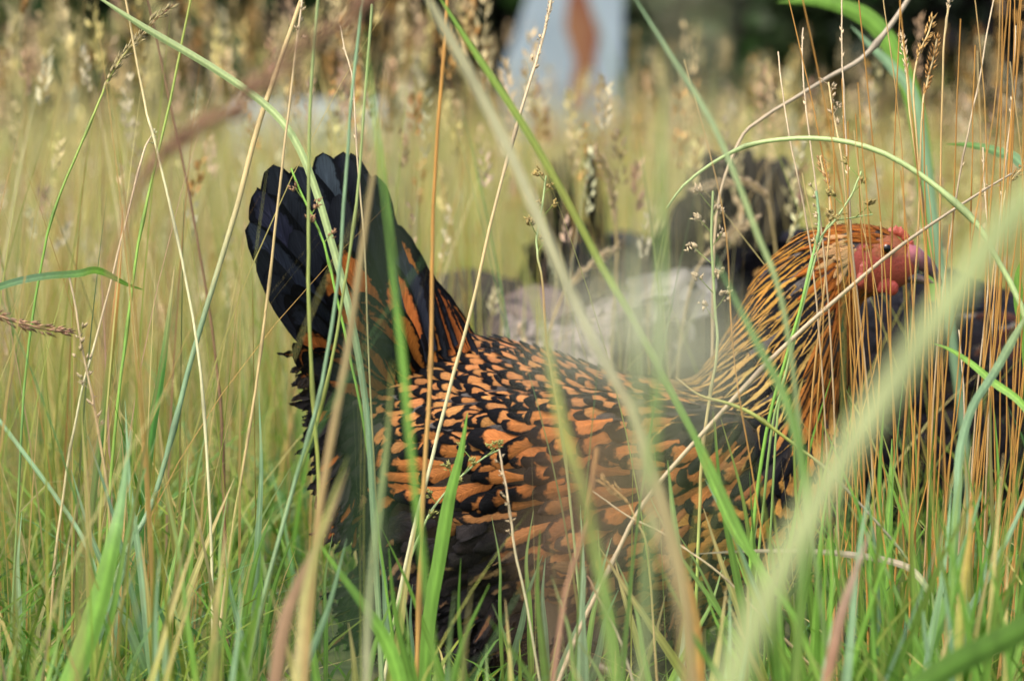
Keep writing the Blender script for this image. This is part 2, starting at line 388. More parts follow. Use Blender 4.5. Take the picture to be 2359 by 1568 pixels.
def style(kind, px, py):
    """colA (inside), colB (rim), lace thresholds, pointed, lift, ragged, part"""
    r = rng.random()
    if kind == 'head':
        if math.hypot(px - 1953, py - 576) < 34: return jit(srgb(214, 160, 108)), srgb(200, 140, 90), (.9, 1.2, -1), .5, 5, 0, 'head_plumage'
        return jit(srgb(176, 98, 36), .14), jit(srgb(140, 70, 24), .1), (.5, 1.2, -1), .7, 2.5, 0, 'head_plumage'
    if kind == 'hack':
        f = np.clip((py - 560) / 260, 0, 1)
        return BLK * 1.3, jit(srgb(200, 134, 50) * (1 - f) + srgb(216, 170, 96) * f, .12), (.38, .95, .04 + .06 * (1 - f)), .8, 2.6, 0, 'neck_hackle'
    if kind == 'hackfront':
        return jit(srgb(60, 34, 18)), jit(srgb(184, 110, 46), .15), (.25, .95, .2), .9, 4.5, 0, 'neck_hackle'
    if kind == 'hackd': return BLK, jit(srgb(206, 158, 90), .12), (.55, .93, -1), .8, 3.5, 0, 'neck_hackle'
    if kind == 'hackdd': return (BLK * 1.3, jit(srgb(196, 140, 76)), (.8, .96, -1), .75, 5, 0, 'neck_hackle') if r < .30 else (BLK * 2, BLK, (.8, .9, -1), .5, 4, 0, 'neck_hackle') if r < .85 else (jit(ORG), BLK, (.5, .75, -1), .4, 4, 0, 'neck_hackle')
    if kind == 'breast':
        c = jit(srgb(206, 142, 70) if py < 1250 else srgb(182, 122, 60), .1)
        return c, BLK, (.76, .74, -1), .15, 5, .0004, 'breast_plumage'
    if kind == 'wing': return jit(srgb(198, 118, 62), .1), BLK, (.66, .74, -1), .1, 6, 0, 'wing'
    if kind == 'laced': return jit(srgb(196, 128, 74), .1), BLK, (.56, .69, -1), .2, 5, 0, 'back_plumage'
    if kind == 'spangle': return jit(srgb(198, 128, 74), .12), BLK, (.60, .67, .28), .35, 5, 0, 'saddle_plumage'
    if kind == 'cover': return jit(srgb(188, 108, 52), .15), BLK, (.6, .84, -1), .3, 9, 0, 'back_plumage'
    if kind == 'dark': return (jit(srgb(176, 100, 50), .2), BLK * 1.4, (.45, .8, .45), .4, 6, .0006, 'rump_plumage') if r < .34 else (CHAR, BLK * 1.5, (.5, .8, -1), .4, 6, .0006, 'rump_plumage')
    if kind == 'fluff': return (jit(srgb(170, 130, 92), .15), CHAR * 1.5, (.22, .93, .55), .4, 6, .0010, 'thigh_plumage') if r < .42 else (jit(srgb(66, 56, 54), .12), CHAR * 1.6, (.5, .9, -1), .4, 6, .0010, 'thigh_plumage')
    if kind == 'bellytop': return jit(srgb(188, 120, 72), .15), CHAR, (.68, .78, .05), .25, 7, .0004, 'thigh_plumage'
    return (jit(srgb(172, 124, 84), .15), CHAR * 1.8, (.6, .86, .2), .3, 8, .001, 'thigh_plumage')

# sample feather roots over the whole body
tris = []
for p in body_me.polygons:
    v = p.vertices
    tris.append((v[0], v[1], v[2]))
    if len(v) == 4: tris.append((v[0], v[2], v[3]))
tris = np.array(tris); A3 = bco[tris]
area = np.linalg.norm(np.cross(A3[:, 1] - A3[:, 0], A3[:, 2] - A3[:, 0]), axis=1)
NC = 34000
idx = rng.choice(len(tris), NC, p=area / area.sum())
r1 = np.sqrt(rng.random(NC)); r2 = rng.random(NC)
cand = A3[idx, 0] * (1 - r1)[:, None] + A3[idx, 1] * (r1 * (1 - r2))[:, None] + A3[idx, 2] * (r1 * r2)[:, None]
# heads need more candidates
hxc, hyc = to_hen(cand)
acc = np.zeros((8000, 3)); nacc = 0
parts = {}
WING = (lambda px, py, pt: (900 < px < 1690) and (930 < py < 1150) and abs(pt[1]) > .045)
for ci in range(NC):
    pt = cand[ci]; px, py = hxc[ci], hyc[ci]
    if in_face(px, py): continue
    d, lw, kind = guide(px, py)
    ln, wd = lw * PX
    if kind == 'wing' and not WING(px, py, pt): kind = 'bellytop' if py > 1000 else 'laced'
    dv = np.array([d[0], 0, -d[1]])
    if nacc:
        df = acc[:nacc] - pt
        al = df @ dv
        rest = (df ** 2).sum(1) - al ** 2
        sp_a = ln * (.22 if kind in ('hack', 'hackd', 'hackfront') else .22 if kind == 'head' else .36); sp_w = wd * (.60 if kind != 'head' else .42)
        if (al * al / sp_a ** 2 + rest / sp_w ** 2).min() < 1: continue
    if nacc >= 8000: break
    acc[nacc] = pt; nacc += 1
    A_, B_, Lc, pointed, lift, ragged, part = style(kind, px, py)
    ln *= rng.uniform(.8, 1.25); wd *= rng.uniform(.8, 1.25)
    if kind not in ('hack', 'hackfront', 'hackd', 'head'): Lc = (Lc[0] * rng.uniform(.8, 1.15), Lc[1] * rng.uniform(.9, 1.08), Lc[2])
    nseg = 7 if ln < .022 else 9
    q = Vector(pt); path = []; nr = []
    roll = rng.normal(0, .16); liftk = rng.uniform(.5, 1.7)
    lat = rng.normal(0, .09 if kind in ('hack', 'hackfront', 'head') else .22)
    for k in range(nseg):
        loc, no, fi, ds = bvh.find_nearest(q)
        if loc is None: loc, no = q, Vector((0, 0, 1))
        f = k / (nseg - 1)
        off = (0.6 + lift * liftk * f * f) * PX * 3.0 * .55 + rng.random() * .0002
        path.append(np.array(loc) + np.array(no) * off); nr.append(np.array(no))
        hpx, hpy = to_hen(np.array(loc)); dd, _, _ = guide(float(hpx), float(hpy)) if k % 3 == 2 else (d, 0, 0)
        d = dd
        dv3 = Vector((d[0], 0, -d[1])); dv3 = dv3 - no * dv3.dot(no)
        if dv3.length < 1e-3: dv3 = Vector((-1, 0, 0)) - no * Vector((-1, 0, 0)).dot(no)
        dv3.normalize(); dv3 = (dv3 + no.cross(dv3) * lat).normalized()
        q = loc + dv3 * (ln / (nseg - 1))
    path = np.array(path); nr = np.array(nr)
    # ease the path (nearest-point steps can jump)
    path[1:-1] = (path[:-2] + 2 * path[1:-1] + path[2:]) / 4
    tgv = np.gradient(path, axis=0); tgv /= np.linalg.norm(tgv, axis=1)[:, None] + 1e-9
    nr = nr * math.cos(roll) + np.cross(tgv, nr) * math.sin(roll)
    key = part
    if part == 'wing': key = 'wing_near' if pt[1] < 0 else 'wing_far'
    dst = parts.setdefault(key, Feathers())
    feather_surface(path, nr, wd, .28, A_, B_, np.array(Lc, float), dst, pointed=pointed, ragged=ragged)
for k, f in parts.items():
    o = f.build('wing' if k.startswith('wing') else k, hen)
    if k == 'wing_near': near_wing = o
    if k == 'wing_far': far_wing = o

# long free feathers: tail, tail coverts
def free_feather(root, tip, y0, y1, width, A_, B_, Lc, dst, bow=0.0, pointed=0.0, nrm_y=-1, n=12, ragged=0):
    a = np.array(P(*root, 0)); b_ = np.array(P(*tip, 0)); a[1] = y0; b_[1] = y1
    t = np.linspace(0, 1, n)[:, None]
    dirv = b_ - a; perp = np.array([-dirv[2], 0, dirv[0]]); perp /= np.linalg.norm(perp) + 1e-9
    path = a + dirv * t + perp * (bow * np.linalg.norm(dirv) * np.sin(np.pi * t * .9)) - perp * bow * np.linalg.norm(dirv) * t * .3
    nr = np.tile(np.array([.12, nrm_y, .25]), (n, 1)); tg = np.gradient(path, axis=0); tg /= np.linalg.norm(tg, axis=1)[:, None]
    nr = nr - tg * (nr * tg).sum(1)[:, None]; nr /= np.linalg.norm(nr, axis=1)[:, None]
    feather_surface(path, nr, width * PX, .22, A_, B_, np.array(Lc, float), dst, nu=7, pointed=pointed, ragged=ragged)
tailroot = P(930, 850, 0)
tailo = empty('tail', tailroot); tailo.parent = hen; tailo.location = tailroot - hen.location
bpy.data.objects.remove(tailo)
tf = Feathers()
TB = np.array([.017, .018, .026])  # tail black lifted towards blue grey: its sheen is put into the colour
main_tail = [((860, 830), (590, 494), 92), ((870, 815), (612, 440), 116), ((885, 800), (652, 392), 132), ((900, 790), (690, 384), 138), ((925, 780), (742, 350), 112), ((940, 780), (800, 352), 112), ((950, 780), (850, 392), 96)]
for i, (r_, t_p, wd) in enumerate(main_tail):
    for s in (-1, 1):
        f = i / (len(main_tail) - 1)
        yr = s * (.030 - .018 * f) ; yt = s * (.072 - .055 * f)
        dx = 0 if s < 0 else 14
        free_feather((r_[0] + dx, r_[1]), (t_p[0] + dx + rng.normal(0, 9), t_p[1] + rng.normal(0, 11) + (8 if s > 0 else 0)), yr, yt, wd, jit(TB * (2.6 if i in (0, 4) else 1.3), .25), jit(TB * .5), (.6, 1.3, -1), tf, bow=.07 + .03 * f + rng.normal(0, .02), nrm_y=-s, ragged=.0005)
# lower side tail feathers, shorter
for i, (r_, t_p, wd) in enumerate([((850, 850), (612, 560), 76), ((860, 870), (630, 610), 72), ((870, 880), (655, 660), 66), ((880, 840), (690, 520), 84), ((890, 830), (740, 470), 84), ((900, 820), (790, 440), 80)]):
    for s in (-1, 1):
        free_feather(r_, t_p, s * .034, s * (.070 - .004 * i), wd, jit(TB), jit(TB), (.8, 1.3, -1), tf, bow=.08, nrm_y=-s, ragged=.0002)
tail_feathers = tf
tc_ = Feathers()
OC = srgb(190, 106, 50)
coverts = []
for i in range(22):
    f = rng.random(); g = rng.random()
    rx = 900 + 140 * f; ry = 900 - 60 * f
    ang = math.radians(100 + 52 * g + 6 * (1 - f)) if f > .4 else math.radians(118 + 45 * g)
    Ln = rng.uniform(170, 290) * (1 if f < .5 else .9)
    coverts.append(((rx, ry), (rx + Ln * math.cos(ang), ry - Ln * math.sin(ang)), rng.uniform(58, 78)))
coverts += [((930, 800), (792, 545), 66), ((900, 830), (760, 590), 60), ((880, 850), (690, 640), 66), ((880, 870), (672, 662), 58), ((1010, 800), (912, 520), 60), ((1030, 800), (938, 560), 56),
            ((1050, 790), (962, 610), 52), ((1080, 800), (1000, 660), 48), ((1060, 840), (955, 650), 52), ((990, 840), (905, 600), 58), ((1000, 800), (925, 535), 60), ((1045, 810), (960, 600), 50),((1075, 800), (985, 640), 46), ((1100, 810), (1020, 690), 42),
            ((870, 880), (700, 730), 56), ((870, 900), (712, 790), 56), ((860, 900), (690, 770), 50)]
for i, (r_, t_p, wd) in enumerate(coverts):
    for s in (-1, 1):
        f = np.clip((r_[0] - 860) / 240, 0, 1)
        isblk = rng.random() < .30
        A_ = jit(TB * 1.3) if isblk else jit(OC, .16)
        sh = .050 - .012 * f
        free_feather(r_, t_p, s * (sh - .006), s * (sh * (1.0 if f < .5 else .35) + .028 * (1 - f)), wd * 1.25, A_, BLK, (.72, .84, -1), tc_, bow=.05, nrm_y=-s, pointed=.2)
tail_obj = tail_feathers.build('tail', hen)
tail_cov = tc_.build('tail_coverts', hen)
# fluffy wisps along the rear edge
wf = Feathers()
for i in range(330):
    f = rng.random(); px = 700 + 60 * f + rng.normal(0, 12) + 60; py = 760 + 420 * f
    s = rng.choice([-1, 1]); yy = s * rng.random() * .055
    L_ = rng.uniform(60, 105); an = math.radians(rng.normal(215 + 25 * f, 14))
    org = rng.random() < .25
    free_feather((px, py), (px + L_ * math.cos(an), py - L_ * math.sin(an)), yy * .8, yy, rng.uniform(13, 26), jit(OC) if org else CHAR * 1.5, CHAR, (.45, .75, .2), wf, bow=.08, nrm_y=-s, pointed=.3, n=7, ragged=.0008)
for i in range(520):
    px = rng.uniform(820, 1600); py = 1370 + rng.uniform(0, 110) - 60 * abs(px - 1200) / 400
    s = rng.choice([-1, 1]); yy = s * rng.uniform(.02, .06)
    L_ = rng.uniform(60, 110); an = math.radians(rng.normal(235, 22))
    free_feather((px, py), (px + L_ * math.cos(an), py - L_ * math.sin(an)), yy * .8, yy, rng.uniform(14, 26), jit(BRN) if rng.random() < .3 else CHAR * 1.6, CHAR, (.25, .9, .4), wf, bow=.05, nrm_y=-s, pointed=.3, n=7, ragged=.0012)
wf.build('under_fluff', hen)

# --- head details
def blob(name, parts_, mat, parent, vox=.0007, col=(.5, .1, .1), it=3):
    bm = bmesh.new()
    for (px, py, y, rx, ry, rz) in parts_:
        c = P(px, py, 0); c.y = y
        bmesh.ops.create_icosphere(bm, subdivisions=3, radius=1, matrix=Matrix.Translation(c) @ Matrix.Diagonal((rx * PX, ry * PX, rz * PX, 1)))
    me = bpy.data.meshes.new('tmp'); bm.to_mesh(me); bm.free()
    o = bpy.data.objects.new('tmp', me); COL.objects.link(o)
    m = o.modifiers.new('r', 'REMESH'); m.mode = 'VOXEL'; m.voxel_size = vox; m.use_smooth_shade = True
    m2 = o.modifiers.new('s', 'SMOOTH'); m2.iterations = it
    r = bpy.data.meshes.new_from_object(o.evaluated_get(bpy.context.evaluated_depsgraph_get()))
    bpy.data.objects.remove(o); r.name = name
    a = r.attributes.new('Col', 'FLOAT_COLOR', 'POINT'); a.data.foreach_set('color', np.tile(np.array([*col, 1.0], np.float32), len(r.vertices)))
    return link_mesh(name, r, mat, parent)
comb_pts = []
for i, (px, py, h) in enumerate([(2056, 526, 9), (2068, 523, 12), (2079, 527, 14), (2090, 537, 13), (2099, 550, 11), (2106, 565, 9), (2111, 579, 8)]):
    comb_pts += [(px - 4, py + 10, 0, 11, 7, 11), (px - 4, py + 3, .0004 * (-1) ** i, 4.5, 4, h * .75)]
blob('comb', comb_pts, M_skin, hen, col=tuple(srgb(158, 72, 52)))
for s in (-1, 1):
    blob('wattle', [(2030, 642, s * .0092, 22, 9, 18), (2034, 656, s * .0102, 17, 6, 16), (2028, 665, s * .0100, 13, 5, 9), (2052, 662, s * .009, 16, 8, 18)], M_skin, hen, col=tuple(srgb(142, 54, 42)))
    blob('earlobe', [(1984, 622, s * .0155, 15, 8, 26), (1978, 642, s * .0165, 13, 7, 18)], M_skin, hen, col=tuple(srgb(146, 64, 50)))
    ec = P(2039, 570, 0); ec.y = s * .0123
    bm = bmesh.new(); bmesh.ops.create_uvsphere(bm, u_segments=24, v_segments=16, radius=15 * PX, matrix=Matrix.Translation(ec) @ Matrix.Rotation(math.radians(90), 4, 'X'))
    me = bpy.data.meshes.new('eye'); bm.to_mesh(me); bm.free()
    a = me.attributes.new('Col', 'FLOAT_COLOR', 'POINT')
    cc = []
    for v in me.vertices:
        d_ = math.hypot(v.co.x - ec.x, v.co.z - ec.z) / PX
        cc += list(BLK * .5 if d_ < 9.5 else srgb(130, 66, 22)) + [1.0]
    a.data.foreach_set('color', np.array(cc, np.float32)); me.polygons.foreach_set('use_smooth', np.ones(len(me.polygons), bool))
    link_mesh('eye', me, M_eye, hen)
    # eyelid ring
    g = Geo(); th = np.linspace(0, 2 * np.pi, 21)[:-1]
    ring = [];
    for k in th:
        c0 = np.array([ec.x + math.cos(k) * 14.5 * PX, ec.y + s * .0006, ec.z + math.sin(k) * 11.5 * PX])
        for j in np.linspace(0, 2 * np.pi, 7)[:-1]:
            ring.append(c0 + np.array([math.cos(k) * math.cos(j), s * math.sin(j) * .9, math.sin(k) * math.cos(j)]) * 2.8 * PX)
    q = grid_faces(20, 6, True).tolist() + [(19 * 6 + j, 19 * 6 + (j + 1) % 6, (j + 1) % 6, j) for j in range(6)]
    g.add(ring, q, srgb(172, 84, 62)); link_mesh('eyelid', g.mesh('eyelid'), M_skin, hen)
def loft(name, secs, mat, parent, col, nv=12):
    """secs: (px, py, half height px, half width px)"""
    g = Geo(); V = []; C = []
    for k, (px, py, hh, hw) in enumerate(secs):
        c = np.array(P(px, py, 0)); c[1] = 0
        a_ = secs[max(0, k - 1)]; b2 = secs[min(len(secs) - 1, k + 1)]
        tx, tz = b2[0] - a_[0], -(b2[1] - a_[1]); l = math.hypot(tx, tz); up = np.array([-tz / l, 0, tx / l])
        for j in range(nv):
            th = 2 * math.pi * j / nv
            V.append(c + up * hh * PX * math.cos(th) + np.array([0, 1, 0]) * hw * PX * math.sin(th))
            C.append(col(k / (len(secs) - 1)))
    g.add(V, grid_faces(len(secs), nv, True), np.array(C)); return link_mesh(name, g.mesh(name), mat, parent)
hc = lambda f: srgb(176, 104, 108) * (1 - f) ** 3.5 + srgb(58, 52, 60) * (1 - (1 - f) ** 3.5)
bk = loft('beak', [(2086, 588, 30, 24), (2104, 592, 27, 21), (2122, 602, 22, 17), (2140, 615, 17, 12), (2156, 632, 11, 8), (2166, 650, 6, 4), (2169, 660, 1.0, .8)], M_horn, hen, hc)
loft('beak', [(2078, 634, 17, 20), (2100, 640, 13, 17), (2122, 644, 10, 12), (2140, 648, 6, 7), (2152, 652, 1, 1)], M_horn, hen, lambda f: srgb(70, 62, 66) * (1 - f) + srgb(110, 92, 80) * f)

# --- legs with toes
def tube(pts, rad, n=8):
    pts = np.asarray(pts, float); rad = np.asarray(rad, float)
    tg = np.gradient(pts, axis=0); tg /= np.linalg.norm(tg, axis=1)[:, None] + 1e-12
    ref = np.array([0.31, 0.95, 0.05]); ref = np.where(np.abs(tg @ ref)[:, None] > .9, np.array([1., 0, 0]), ref)
    a = np.cross(tg, ref); a /= np.linalg.norm(a, axis=1)[:, None]; b = np.cross(tg, a)
    th = np.linspace(0, 2 * np.pi, n + 1)[:-1]
    V = pts[:, None] + rad[:, None, None] * (a[:, None] * np.cos(th)[None, :, None] + b[:, None] * np.sin(th)[None, :, None])
    return V.reshape(-1, 3), grid_faces(len(pts), n, True)
LEGC = srgb(96, 84, 66)
for (hxp, fx, yy) in ((1270, 1300, -.045), (1380, 1350, .045)):
    g = Geo()
    top = np.array(P(hxp, 1400, 0)); top[1] = yy
    ft = np.array(P(fx, 1536, 0)); ft[1] = yy; ft[2] = .010
    V, Q = tube([top + [0, 0, .02], (top + ft) / 2 + [-.006, 0, 0], ft + [-.004, 0, .006], ft], [.012, .0065, .006, .0065]); g.add(V, Q, LEGC)
    for an, L_ in ((-32, .045), (0, .052), (32, .045), (180, .022)):
        d_ = np.array([math.cos(math.radians(an)), math.sin(math.radians(an)), 0])
        V, Q = tube([ft, ft + d_ * L_ * .5 + [0, 0, .001], ft + d_ * L_ * .85 + [0, 0, -.004], ft + d_ * L_ + [0, 0, -.007]], [.0055, .0042, .0036, .0008]); g.add(V, Q, LEGC)
    link_mesh('leg', g.mesh('leg'), M_skin, hen)

def graze(co, ang):
    """bend neck and head forward and down about the base of the neck (co in hen-local space)"""
    piv = np.array(P(1760, 1000, 0)) - np.array(hen.location); nk = np.array(P(1860, 690, 0)) - np.array(hen.location) - piv
    L_ = np.linalg.norm(nk); nk /= L_
    u = np.clip(((co - piv) @ nk) / (L_ * .9) + .05, 0, 1) * (co[:, 0] > piv[0] - .06); u = u * u * (3 - 2 * u)
    c, s_ = np.cos(u * ang), np.sin(u * ang); d = co - piv
    return np.stack([piv[0] + d[:, 0] * c + d[:, 2] * s_, co[:, 1], piv[2] - d[:, 0] * s_ + d[:, 2] * c], 1)
def copy_hen(loc, yaw, scale, label, mats, tail_drop=0, bend=0, pinch=1):
    r = hen.copy(); COL.objects.link(r); r.location = loc; r.rotation_euler = (0, 0, yaw); r.scale = (scale,) * 3
    r['label'] = label
    for ch in list(hen.children):
        c = ch.copy(); COL.objects.link(c); c.parent = r
        nm = ch.name.split('.')[0]
        if bend and nm not in ('tail', 'tail_coverts', 'leg', 'wing', 'under_fluff', 'rump_plumage', 'thigh_plumage'):
            c.data = ch.data.copy(); k = len(c.data.vertices); v = np.empty(k * 3, np.float32)
            c.data.vertices.foreach_get('co', v); off = np.array(ch.location)
            v = graze(v.reshape(-1, 3).astype(float) + off, bend) - off
            c.data.vertices.foreach_set('co', v.astype(np.float32).ravel()); c.data.update()
        key = nm if nm in mats else ('*' if nm.endswith(('plumage', 'hackle', 'wing', 'tail', 'coverts', 'fluff')) else None)
        if key:
            c.material_slots[0].link = 'OBJECT'; c.material_slots[0].material = mats[key]
        if pinch != 1 and nm in ('tail', 'tail_coverts'): c.scale = (.8, pinch, .93)
        if tail_drop and nm in ('tail', 'tail_coverts'):
            piv = Vector((P(960, 900, 0).x - hen.location.x, 0, P(960, 900, 0).z))
            c.matrix_local = Matrix.Translation(piv) @ Matrix.Rotation(tail_drop, 4, 'Y') @ Matrix.Translation(-piv) @ ch.matrix_local
    return r
def gx_at(px, y): return P(px, 800, y).x
copy_hen((gx_at(1385, .85), .85, 0), math.radians(118), .93, 'pale grey hen with whitish tail grazing just behind the back of the laced hen',
         {'*': M_fgrey, 'neck_hackle': M_fdust, 'breast_plumage': M_fdust, 'head_plumage': M_fdust, 'tail': M_fwhite, 'tail_coverts': M_fwhite, 'rump_plumage': M_fwhite}, math.radians(-48), math.radians(100), .8)
copy_hen((gx_at(1330, 1.15), 1.15, 0), math.radians(154), .94, 'charcoal hen with upright olive black tail standing behind the neck of the laced hen',
         {'*': M_folive, 'body': M_folive, 'tail': M_folive, 'tail_coverts': M_fblack, 'rump_plumage': M_fblack}, 0, math.radians(105))
copy_hen((gx_at(1385, 1.75), 1.75, 0), math.radians(78), .98, 'slate grey hen farthest back, only its small upright dark tail showing above the grass',
         {'*': M_fslate}, 0, math.radians(105), .45)
copy_hen((gx_at(2240, .55), .55, 0), math.radians(-30), 1.12, 'black hen with maroon neck at the right edge beyond the orange straws',
         {'*': M_fblack, 'neck_hackle': M_fmaroon, 'head_plumage': M_fmaroon}, math.radians(-80))
FOOT = [(hen.location.x, 0, .22, .10), (gx_at(1350, .85), .85, .14, .16), (gx_at(1490, 1.2), 1.2, .16, .15), (gx_at(1330, 1.75), 1.75, .1, .16), (gx_at(2240, .55), .55, .19, .13)]
def clear_of_hens(x, y, m=1.0):
    ok = np.ones(len(x), bool)
    for (cx, cy, ax, ay) in FOOT: ok &= ((x - cx) / (ax * m)) ** 2 + ((y - cy) / (ay * m)) ** 2 > 1
    return ok

# ---------------------------------------------------------------- GRASS MATTER (uncountable): stuff
def c3(*a): return np.array(a, float)
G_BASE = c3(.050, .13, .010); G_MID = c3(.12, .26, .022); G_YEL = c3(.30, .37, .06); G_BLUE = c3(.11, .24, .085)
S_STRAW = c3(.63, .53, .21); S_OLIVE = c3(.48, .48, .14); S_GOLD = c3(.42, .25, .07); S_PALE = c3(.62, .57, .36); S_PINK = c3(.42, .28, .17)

def blades(name, x, y, h, w, lean, la, cb, ct, label, segs=5, mat=M_blade, drop=None):
    n = len(x); t = np.linspace(0, 1, segs + 1)
    phi = rng.uniform(0, np.pi, n) * .9 - .4
    dx = np.cos(la) * lean; dy = np.sin(la) * lean
    d = np.zeros(n) if drop is None else drop
    T = t[None, :]
    cx = x[:, None] + (dx * h)[:, None] * T ** 1.9; cy = y[:, None] + (dy * h)[:, None] * T ** 1.9
    cz = ground_z(x, y)[:, None] - .004 + h[:, None] * (T - d[:, None] * T ** 3)
    wd = w[:, None] * np.clip(1 - T ** 2.2, 0.03, 1) * (.65 + .35 * np.minimum(1, T * 4)) / 2
    sx = np.cos(phi)[:, None] * wd; sy = np.sin(phi)[:, None] * wd
    V = np.stack([np.stack([cx - sx, cy - sy, cz], -1), np.stack([cx + sx, cy + sy, cz], -1)], 2)
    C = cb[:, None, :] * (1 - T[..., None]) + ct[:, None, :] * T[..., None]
    C = np.repeat(C[:, :, None, :], 2, 2)
    k = np.arange(n)[:, None] * (segs + 1) * 2 + np.arange(segs)[None, :] * 2
    Q = np.stack([k, k + 1, k + 3, k + 2], -1).reshape(-1, 4)
    o = link_mesh(name, np_mesh(name, V.reshape(-1, 3), Q, C.reshape(-1, 3)), mat)
    tag(o, label, 'grass', kind='stuff')
    return cx[:, -1], cy[:, -1], cz[:, -1]

def scatter(n, y0, y1, power=1.0, wide=1.35, pad=.12, hens=1.0):
    y = y0 + (y1 - y0) * rng.random(n) ** power
    hw = (y - CAMY) * .1333 * wide + pad
    x = rng.uniform(-1, 1, n) * hw
    k = clear_of_hens(x, y, hens)
    return x[k], y[k]
def pal(n, cols, probs, jt=.15):
    c = np.array(cols)[rng.choice(len(cols), n, p=probs)]
    return np.clip(c * (1 + rng.normal(0, jt, (n, 1))) * (1 + rng.normal(0, .05, (n, 3))), .004, .9)

# low green sward
x, y = scatter(22000, -1.5, 2.6, 1.0, 1.25)
n = len(x); hh = rng.gamma(5, .018, n) * np.where(y < -.5, .8, 1.0)
near = (y > -.6) & (y < -.1) & (x > -.15) & (x < .21)
hh = np.where(near, np.minimum(hh, rng.uniform(.02, .055, n) - y * .05), hh)
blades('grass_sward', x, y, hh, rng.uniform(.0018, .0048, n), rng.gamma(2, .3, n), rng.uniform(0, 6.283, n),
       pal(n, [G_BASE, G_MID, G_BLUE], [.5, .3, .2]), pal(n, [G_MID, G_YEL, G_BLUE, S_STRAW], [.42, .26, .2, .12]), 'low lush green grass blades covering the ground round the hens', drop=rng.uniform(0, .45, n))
x, y = scatter(15000, 2.4, 9.5, .8, 1.3); n = len(x)
blades('far_grass_sward', x, y, rng.gamma(5, .035, n), rng.uniform(.003, .007, n), rng.gamma(2, .25, n), rng.uniform(0, 6.283, n),
       pal(n, [G_MID, G_BLUE], [.7, .3]), pal(n, [G_YEL, S_OLIVE, S_STRAW], [.4, .4, .2]), 'green yellow grass filling the meadow far behind the hens', segs=3, drop=rng.uniform(0, .3, n))
# straw stems and tall blades of the field behind
x, y = scatter(15000, .5, 9.3, .85, 1.3, hens=1.25); n = len(x)
hh = rng.normal(.33, .055, n) * np.clip(.75 + (y - .2) * .12, .75, .92) * np.where(x > .12 + .05 * (y + 2.6), .84, 1.0)
hh = np.where((np.abs(x - .2) < .35) & (y < 2.0), hh * .8, hh)
blades('meadow_straw', x, y, hh, rng.uniform(.0012, .0030, n) * (1 + y * .06), rng.gamma(2, .10, n), rng.uniform(0, 6.283, n),
       pal(n, [G_MID, G_YEL, S_OLIVE, S_GOLD], [.22, .28, .28, .22]), pal(n, [S_STRAW, S_OLIVE, S_PALE, S_GOLD, G_YEL, S_PINK], [.32, .16, .14, .20, .10, .08]), 'dry olive and straw coloured grass of the meadow behind the hens')
# slim stems around the hen, between her and the camera (thin, sparse)
x, y = scatter(420, -.9, .5, 1.0, 1.25, .02, 1.05); k_ = ~((y < 0) & (x > -.16) & (rng.random(len(x)) < .72)); x = x[k_]; y = y[k_]; n = len(x)
blades('slender_grass', x, y, rng.uniform(.15, .42, n), rng.uniform(.0010, .0022, n), rng.gamma(2, .12, n), rng.uniform(0, 6.283, n),
       pal(n, [G_MID, G_YEL, S_GOLD], [.4, .3, .3]), pal(n, [G_YEL, G_BLUE, S_STRAW, S_GOLD, S_OLIVE], [.3, .2, .2, .2, .1]), 'slender scattered grass stems around the laced hen', segs=8)

x, y = scatter(380, .3, 2.6, 1.0, 1.25, .02, 1.4); n = len(x); la = rng.uniform(0, 6.283, n); ln = rng.gamma(2, .09, n)
colr = pal(n, [S_PALE, c3(.6, .45, .28), S_GOLD], [.5, .3, .2])
ex, ey, ez = blades('near_seed_stalks', x, y, rng.uniform(.2, .43, n), rng.uniform(.0010, .0018, n), ln, la, pal(n, [G_YEL, S_OLIVE], [.5, .5]), colr, 'short ripe stalks of mixed height just behind the laced hen', mat=M_stem)
NEAR_SEEDS = (ex, ey, ez - .03, np.cos(la) * ln * .8, np.sin(la) * ln * .8, np.ones(n), rng.uniform(.02, .05, n), rng.uniform(.006, .010, n), 20, rng.uniform(.25, .9, (n, 1)), colr)
x, y = scatter(900, -.5, 1.6, 1.0, 1.25, .02, 1.4); k_ = (y > .35) & ((x < .22) | (y > .9)) | (x < -.2); x = x[k_]; y = y[k_]; n = len(x)
blades('golden_grass', x, y, rng.uniform(.2, .48, n), rng.uniform(.0010, .0022, n), rng.gamma(2, .09, n), rng.uniform(0, 6.283, n),
       pal(n, [S_GOLD, G_YEL, S_PINK], [.45, .35, .2]), pal(n, [S_STRAW, S_GOLD, S_PINK, G_YEL], [.35, .3, .15, .2]), 'slim golden and straw coloured grass stems standing among the green on both sides', segs=8)

